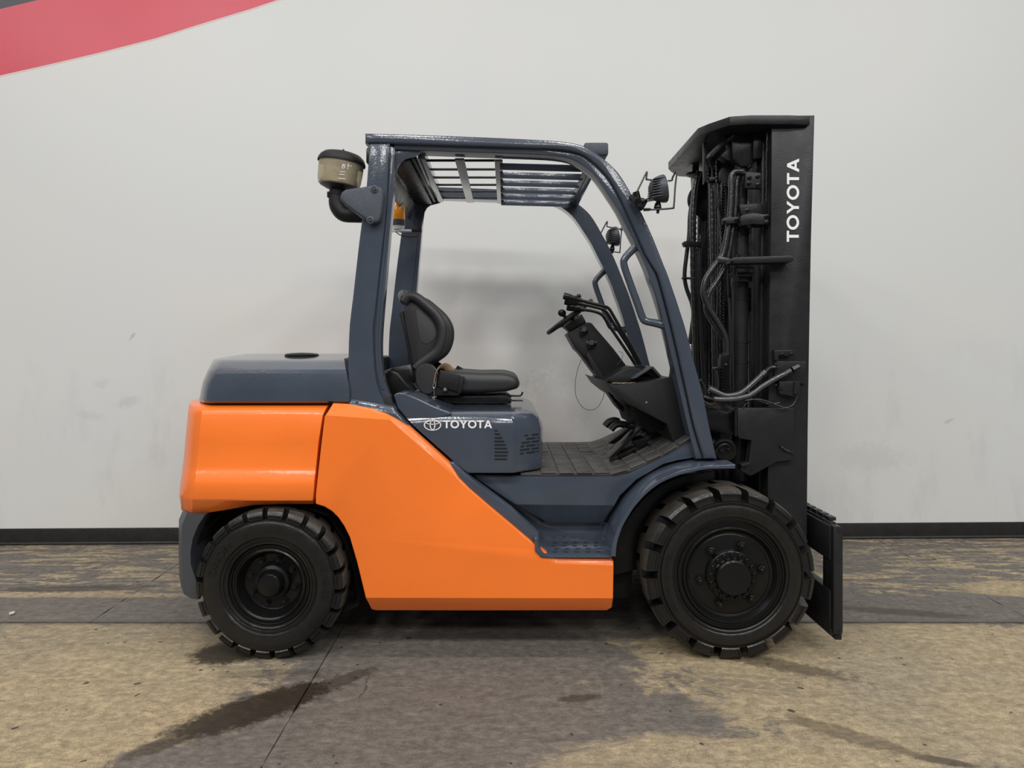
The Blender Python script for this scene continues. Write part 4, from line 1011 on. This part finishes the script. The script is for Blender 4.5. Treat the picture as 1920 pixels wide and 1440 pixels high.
# lift cylinders with rings
b = BM(); Yc_ = .35
b.cyl(P(1388, 430, Yc_), P(1386, 900, Yc_), .042, 28); b.cyl(P(1390, 300, Yc_), P(1388, 440, Yc_), .033, 24)
for py in (430, 640, 678, 560): b.cyl(P(1388, py, Yc_), P(1388, py+3, Yc_), .0445, 28)
lc = mkobj('lift_cylinder', b, 'mast', mast, 30); mirror(lc, mast)
b = BM(); b.cyl((1.33, YC, .55), (1.33, YC, 2.30), .045, 24); b.cyl((1.33, YC, 1.2), (1.33, YC, 1.23), .05, 24); mkobj('free_lift_cylinder', b, 'black', mast, 30)
# leaf chains: link plates on pins, joined because there are hundreds
def chain(px0, py0, px1, py1, Y, n, w=.012):
    b = BM(); A, Bp = P(px0, py0, Y), P(px1, py1, Y); L = (Bp-A).length/n
    for i in range(n):
        p = A.lerp(Bp, (i+.5)/n)
        for s_ in range(-1, 2):
            yo = s_*.009+(0.0045 if i % 2 else 0)
            b.cyl(p+Vector((0, yo-.0018, 0)), p+Vector((0, yo+.0018, 0)), w*(1.0 if i % 2 else .86), 10)
            b.box(p+Vector((0, yo, 0)), (w*1.25, .0036, L*1.35))
        b.cyl(p+Vector((0, -.018, 0)), p+Vector((0, .018, 0)), w*.42, 8)
    o = mkobj('lift_chain', b, 'hose', mast, 30); o['kind'] = 'stuff'; return o
ch1 = chain(1356, 340, 1352, 745, .42, 70); mirror(ch1, mast)
ch2 = chain(1345, 300, 1348, 745, .62, 70, .010); mirror(ch2, mast)
# chain sheaves
b = BM(); b.lathe([(.055, -.018), (.075, -.016), (.070, 0), (.075, .016), (.055, .018)], P(1375, 330, .42), (0, 1, 0), 32); sh = mkobj('chain_sheave', b, 'black', mast, 30); mirror(sh, mast)
b = BM(); b.lathe([(.030, -.02), (.10, -.016), (.105, -.014), (.098, 0), (.105, .014), (.10, .016), (.03, .02)], P(1322, 375, .98), (0, 1, 0), 36); mkobj('hose_pulley', b, 'black', mast, 30)
# crossmembers between the rails
b = BM()
b.prism(XZ([(1322, 764), (1345, 767), (1363, 773), (1386, 765), (1386, 816), (1374, 815), (1335, 809), (1322, 800)], .24), .24, 2*YC-.24, .006)
mkobj('crossmember', b, 'black', mast, 25)
for cc_, sz in (((1.42, YC, 2.20), (.10, .8, .10)), ((1.45, YC, 1.75), (.08, .8, .14)), ((1.45, YC, .45), (.10, .8, .2))):
    b = BM(); b.box(cc_, sz, .01); mkobj('crossmember', b, 'black', mast, 25)
# bracket plate low on the outer rail
b = BM()
b.prism(XZ([(1383, 766), (1384, 765), (1489, 765), (1489, 800), (1488, 862), (1456, 866), (1410, 892), (1405, 892), (1389, 883), (1389, 871), (1404, 867), (1409, 826), (1386, 822), (1383, 815)], YM-.03), YM-.03, YM+.02, .004)
b.tube([P(1380.5, 768, YM-.01), P(1380.5, 818, YM-.01)], .009, 8); b.prism(XZ([(1389, 871), (1405, 867), (1405, 872), (1392, 876)], YM-.05), YM-.05, YM, .003)
b.tube([P(1462, 836, YM-.034), P(1470, 842, YM-.036), P(1478, 846, YM-.036), P(1489, 851, YM-.03)], .005, 6, 3, ripple=.5)
tb_ = mkobj('trunnion_bracket', b, 'mast', mast, 25); mirror(tb_, mast)
# plates with bolts
def plate(name, pts, Y, th, bolts, r=.009, m='mast', par=None):
    b = BM(); b.prism(XZ(pts, Y), Y, Y+th, .003); o = mkobj(name, b, m, par or mast, 25)
    for px, py in bolts:
        b = BM(); b.lathe([(r*1.25, 0), (r*1.3, -.003), (r, -.004), (r*.95, -.010), (r*.6, -.011), (r*.5, -.006), (0, -.006)], P(px, py, Y), (0, 1, 0), 14, cap=False); mkobj('bolt', b, 'rim', o, 30)
    return o
plate('clamp_plate', [(1398, 322), (1427, 324), (1427, 353), (1398, 352)], .24, .03, [(1405, 333), (1421, 331), (1404, 344), (1421, 347)])
plate('hose_clamp', [(1355, 411), (1358, 408), (1385, 406), (1387, 416), (1384, 418), (1356, 420)], .24, .02, [(1357, 415), (1381, 412)], .008)
plate('cylinder_clamp', [(1390, 404), (1396, 402), (1412, 399), (1428, 401), (1441, 403), (1441, 420), (1428, 421), (1412, 420), (1391, 423), (1388, 414)], .215, .10, [(1437, 406), (1437, 417.5), (1401, 395)], .0085)
plate('rail_stop', [(1386, 384), (1440, 380), (1438, 402), (1390, 403)], .26, .06, [])
plate('guide_arm', [(1370, 486), (1379, 482), (1400, 481.5), (1484, 479), (1488, 481), (1488, 489), (1484, 491), (1381, 494), (1370, 493)], .12, .09, [(1371.5, 490)], .007)
b = BM()
for px in (1384, 1399): b.hexbolt(P(px, 481.5, .15), (0, 0, 1), .009, .008, False)
mkobj('arm_bolt', b, 'rim', mast); 
b = BM(); b.prism(XZ([(1376, 500), (1379, 498), (1414, 499), (1414, 528), (1411, 528), (1411, 503), (1381, 503), (1381, 529), (1376, 529)], .22), .22, .25, .002); b.cyl(P(1382, 515, .235), P(1410, 515, .235), .012, 14); b.box(P(1396, 522, .27), (.075, .03, .035), .006); b.tube([P(1381, 508, .225), P(1390, 508, .22), P(1396, 506, .22), P(1402, 508, .225)], .002, 6, 3); b.ball(P(1370, 516.5, .23), .009)
mkobj('guide_roller', b, 'mast', mast, 30)
plate('hose_bracket', [(1452, 657), (1487, 656), (1487, 660), (1486, 667), (1460, 667), (1460, 676), (1453, 676)], .165, .03, [(1467, 664.5), (1484, 664)], .006)
plate('valve_plate', [(1452, 677), (1512, 678), (1510, 720), (1452, 716)], .185, .02, [])
b = BM(); b.prism(XZ([(1460, 715), (1498, 714), (1500, 740), (1488, 744), (1460, 738)], .17), .16, .2, .004); b.ball(P(1455, 722, .17), .007); b.hexbolt(P(1463, 729, .17), (0, -1, 0), .009, .01); b.cyl(P(1492, 716, .16), P(1491, 738, .16), .011)
mkobj('valve_block', b, 'mast', mast)
# hydraulic hoses
def hose(pts, Y, r, rip=0.0, name='hydraulic_hose', sub=6, m='hose'):
    b = BM(); b.tube([P(p[0], p[1], p[2] if len(p) > 2 else Y) for p in pts], r, 10, sub, ripple=rip, rip_n=3); return mkobj(name, b, m, mast, 50)
hose([(1392, 322), (1378, 322), (1372, 332), (1371, 360), (1369, 400), (1364, 436), (1355, 478), (1338, 501), (1323, 526), (1320, 553), (1331, 581), (1346, 604), (1360, 631), (1363, 655), (1362, 672)], .27, .0155)
hose([(1396, 325), (1386, 328), (1381, 345), (1378, 400), (1373, 436), (1365, 481), (1360, 501), (1346, 526), (1331, 548), (1324, 572), (1329, 591), (1345, 616), (1362, 640)], .29, .0135, .08)
for x0, x1, Y, r in ((1335, 1339, .46, .0135), (1349, 1347, .50, .010), (1364, 1370, .50, .010), (1343, 1343, .56, .011)):
    hose([(x0-1, 344), (x0, 420), ((x0+x1)/2, 520), (x1, 620), (x1+2, 745)], Y, r, .10, sub=22)
hose([(1337, 348), (1343, 372), (1349, 400), (1352, 440)], .43, .006); hose([(1340, 348), (1346, 380), (1350, 421)], .45, .005)
hose([(1311, 322), (1304, 350), (1299.5, 400), (1299.5, 455), (1300, 520), (1302, 580), (1304, 640), (1306, 720)], .9, .0175, .08, sub=14)
hose([(1310, 325), (1303, 352), (1294, 400), (1292, 440), (1287, 480), (1283.5, 515), (1287, 540), (1297, 568), (1300, 590), (1297, 617), (1293, 645)], .97, .0125)
hose([(1314, 440), (1312, 470), (1312, 560), (1316, 650), (1322, 740)], .9, .010, .08, sub=14)
plate('hose_tie', [(1281, 455), (1284, 452), (1316, 453), (1316, 463), (1284, 462)], .88, .04, [])
plate('hose_tie', [(1280, 520), (1282, 519), (1298, 520), (1298, 523), (1282, 523)], .94, .04, [])
plate('hose_tie', [(1346, 482), (1349, 480), (1369, 485), (1368, 494), (1364, 496), (1348, 492)], .24, .03, [], m='hose')
# lower hoses, their lit look put into a paler colour; fittings and wires
hose([(1330, 729), (1345, 736), (1357, 741), (1368, 742), (1380, 740), (1394, 734), (1416, 715), (1431, 701)], .17, .0135, m='hoselit')
hose([(1338, 748), (1360, 749), (1378, 748), (1392, 745), (1408, 740), (1432, 723), (1459, 707), (1474, 700)], .16, .0130, m='hoselit')
b = BM()
b.tube([P(1428, 704, .17), P(1436, 697, .17)], .017, 6); b.tube([P(1437, 696, .17), P(1443, 690, .17), P(1450, 688.5, .17), P(1457, 688.5, .17)], .011, 8, 3); b.tube([P(1454, 684, .17), P(1455, 692, .17)], .012, 6)
b.tube([P(1472, 701, .16), P(1483, 695, .16)], .015, 6); b.tube([P(1486, 693, .16), P(1498, 687, .16)], .016, 6); b.tube([P(1330, 728, .18), P(1342, 735, .18)], .018, 6); b.tube([P(1318, 744, .2), P(1335, 749, .2)], .017, 8); b.tube([P(1344, 751, .18), P(1360, 749, .18)], .018, 6)
mkobj('hose_fitting', b, 'rim', mast, 30)
hose([(1397, 751), (1411, 749), (1425, 749), (1436, 752), (1446, 755.5), (1458, 760), (1472, 764.5), (1484, 761), (1491, 753), (1495, 742)], .15, .0035, name='signal_wire')
hose([(1408, 748), (1424, 752), (1444, 758), (1462, 755)], .16, .0042, name='signal_wire')
hose([(1320, 752), (1328, 757), (1336, 758), (1346, 754), (1354, 752)], .17, .0042, name='signal_wire'); hose([(1394, 766), (1398, 758), (1405, 754)], .17, .003, name='signal_wire')
hose([(1368, 560), (1370, 640), (1369, 700), (1370, 738)], .26, .0042, name='signal_wire', sub=8); hose([(1371, 500), (1374, 560), (1374, 640), (1375, 736)], .26, .0042, name='signal_wire', sub=8)
hose([(1353, 690), (1337, 691), (1343, 700), (1345, 715), (1344, 735)], .30, .007, name='return_pipe'); hose([(1313, 712), (1320, 725), (1322, 738)], .30, .007, name='return_pipe')
plate('fitting_block', [(1354, 664), (1368, 663), (1368, 672), (1364, 676), (1364, 690), (1352, 690), (1352, 676)], .25, .05, [(1361, 685)], .007, 'rim')
# tilt cylinder end with its pin
b = BM()
b.lathe([(.0, .0), (.050, .0), (.056, .01), (.056, .05), (.04, .055)], P(1362, 845, .12), (0, 1, 0), 28); b.cyl(P(1362, 845, .16), P(1300, 852, .16), .04, 20); b.tube([P(1340, 842, .13), P(1345, 832, .12), P(1356, 826, .12), P(1368, 829, .12), P(1378, 840, .12)], .008, 8, 4); b.tube([P(1341, 848, .115), P(1350, 836, .11), P(1362, 833, .11), P(1374, 842, .115)], .006, 8, 4)
tc_ = mkobj('tilt_cylinder', b, 'rim', fork, 30)
for px, py in ((1351.5, 845), (1365, 842.5)):
    b = BM(); b.hexbolt(P(px, py, .12), (0, -1, 0), .012, .012); mkobj('pin_bolt', b, 'rim', tc_)
mirror(tc_, fork)
b = BM()
word(b, 'TOYOTA', P(1497.5, 453.5, YM-.0012), (.004, 0, 1), (-1, 0, .004), NEAR, 156*3.45/F, 22.5*3.45/F, .0012)
mkobj('mast_lettering', b, 'white', mast, label='white maker name reading up the mast')
# lower linkage seen above the front tyre
b = BM()
for px in (1335, 1345, 1356): b.tube([P(px, 880, .36), P(px+3, 895, .36), P(px+2, 910, .36)], .008, 8, 3, ripple=.2)
b.box(P(1360, 900, .45), (.3, .15, .2), .02)
mkobj('axle_hose', b, 'black', fork)

# ---------------------------------------------------------------- fork carriage
X0, X1 = 1.520, 1.600
ya, yb2 = .055, 2*YC-.055
b = BM()
b.box((1.575, YC, .530), (.045, yb2-ya-.06, .165), .004); b.box((1.575, YC, .205), (.045, yb2-ya-.06, .195), .004)
b.box((1.58, YC, .615), (.030, yb2-ya-.10, .020), .003); b.box((1.575, YC, .105), (.05, yb2-ya-.04, .03), .004)
ca = mkobj('fork_carriage', b, 'mast', fork, 25)
b = BM(); b.box((1.578, ya+.058, .36), (.038, .116, .515), .004); b.box((1.582, ya+.028, .36), (.046, .05, .50), .004); b.cyl((1.584, ya-.003, .600), (1.584, ya+.01, .600), .009); b.cyl((1.590, ya-.003, .112), (1.590, ya+.01, .112), .009); b.box((1.59, ya+.05, .085), (.032, .07, .03), .004)
ce = mkobj('carriage_end', b, 'mast', ca, 25); mirror(ce, ca)
b = BM(); b.box((1.562, .32, .575), (.02, .05, .02), .003); b.box((1.566, .34, .545), (.02, .05, .05), .003); mkobj('carriage_stop', b, 'mast', ca)
first = None
for k in range(16):
    if first is None:
        b = BM(); b.box((0, 0, 0), (.034, .052, .018), .003); first = mkobj('rack_tooth', b, 'mast', ca); o = first
    else: o = first.copy(); COL.objects.link(o)
    o.location = (1.592, .16+k*.0725, .634); adopt(o, ca)
b = BM()
for yo in (.36, 1.04):
    b.box((1.50, yo, .36), (.12, .05, .48), .01); b.cyl((1.47, yo-.06, .5), (1.47, yo+.06, .5), .05, 24); b.cyl((1.47, yo-.06, .22), (1.47, yo+.06, .22), .05, 24)
mkobj('carriage_bracket', b, 'black', ca, 25)
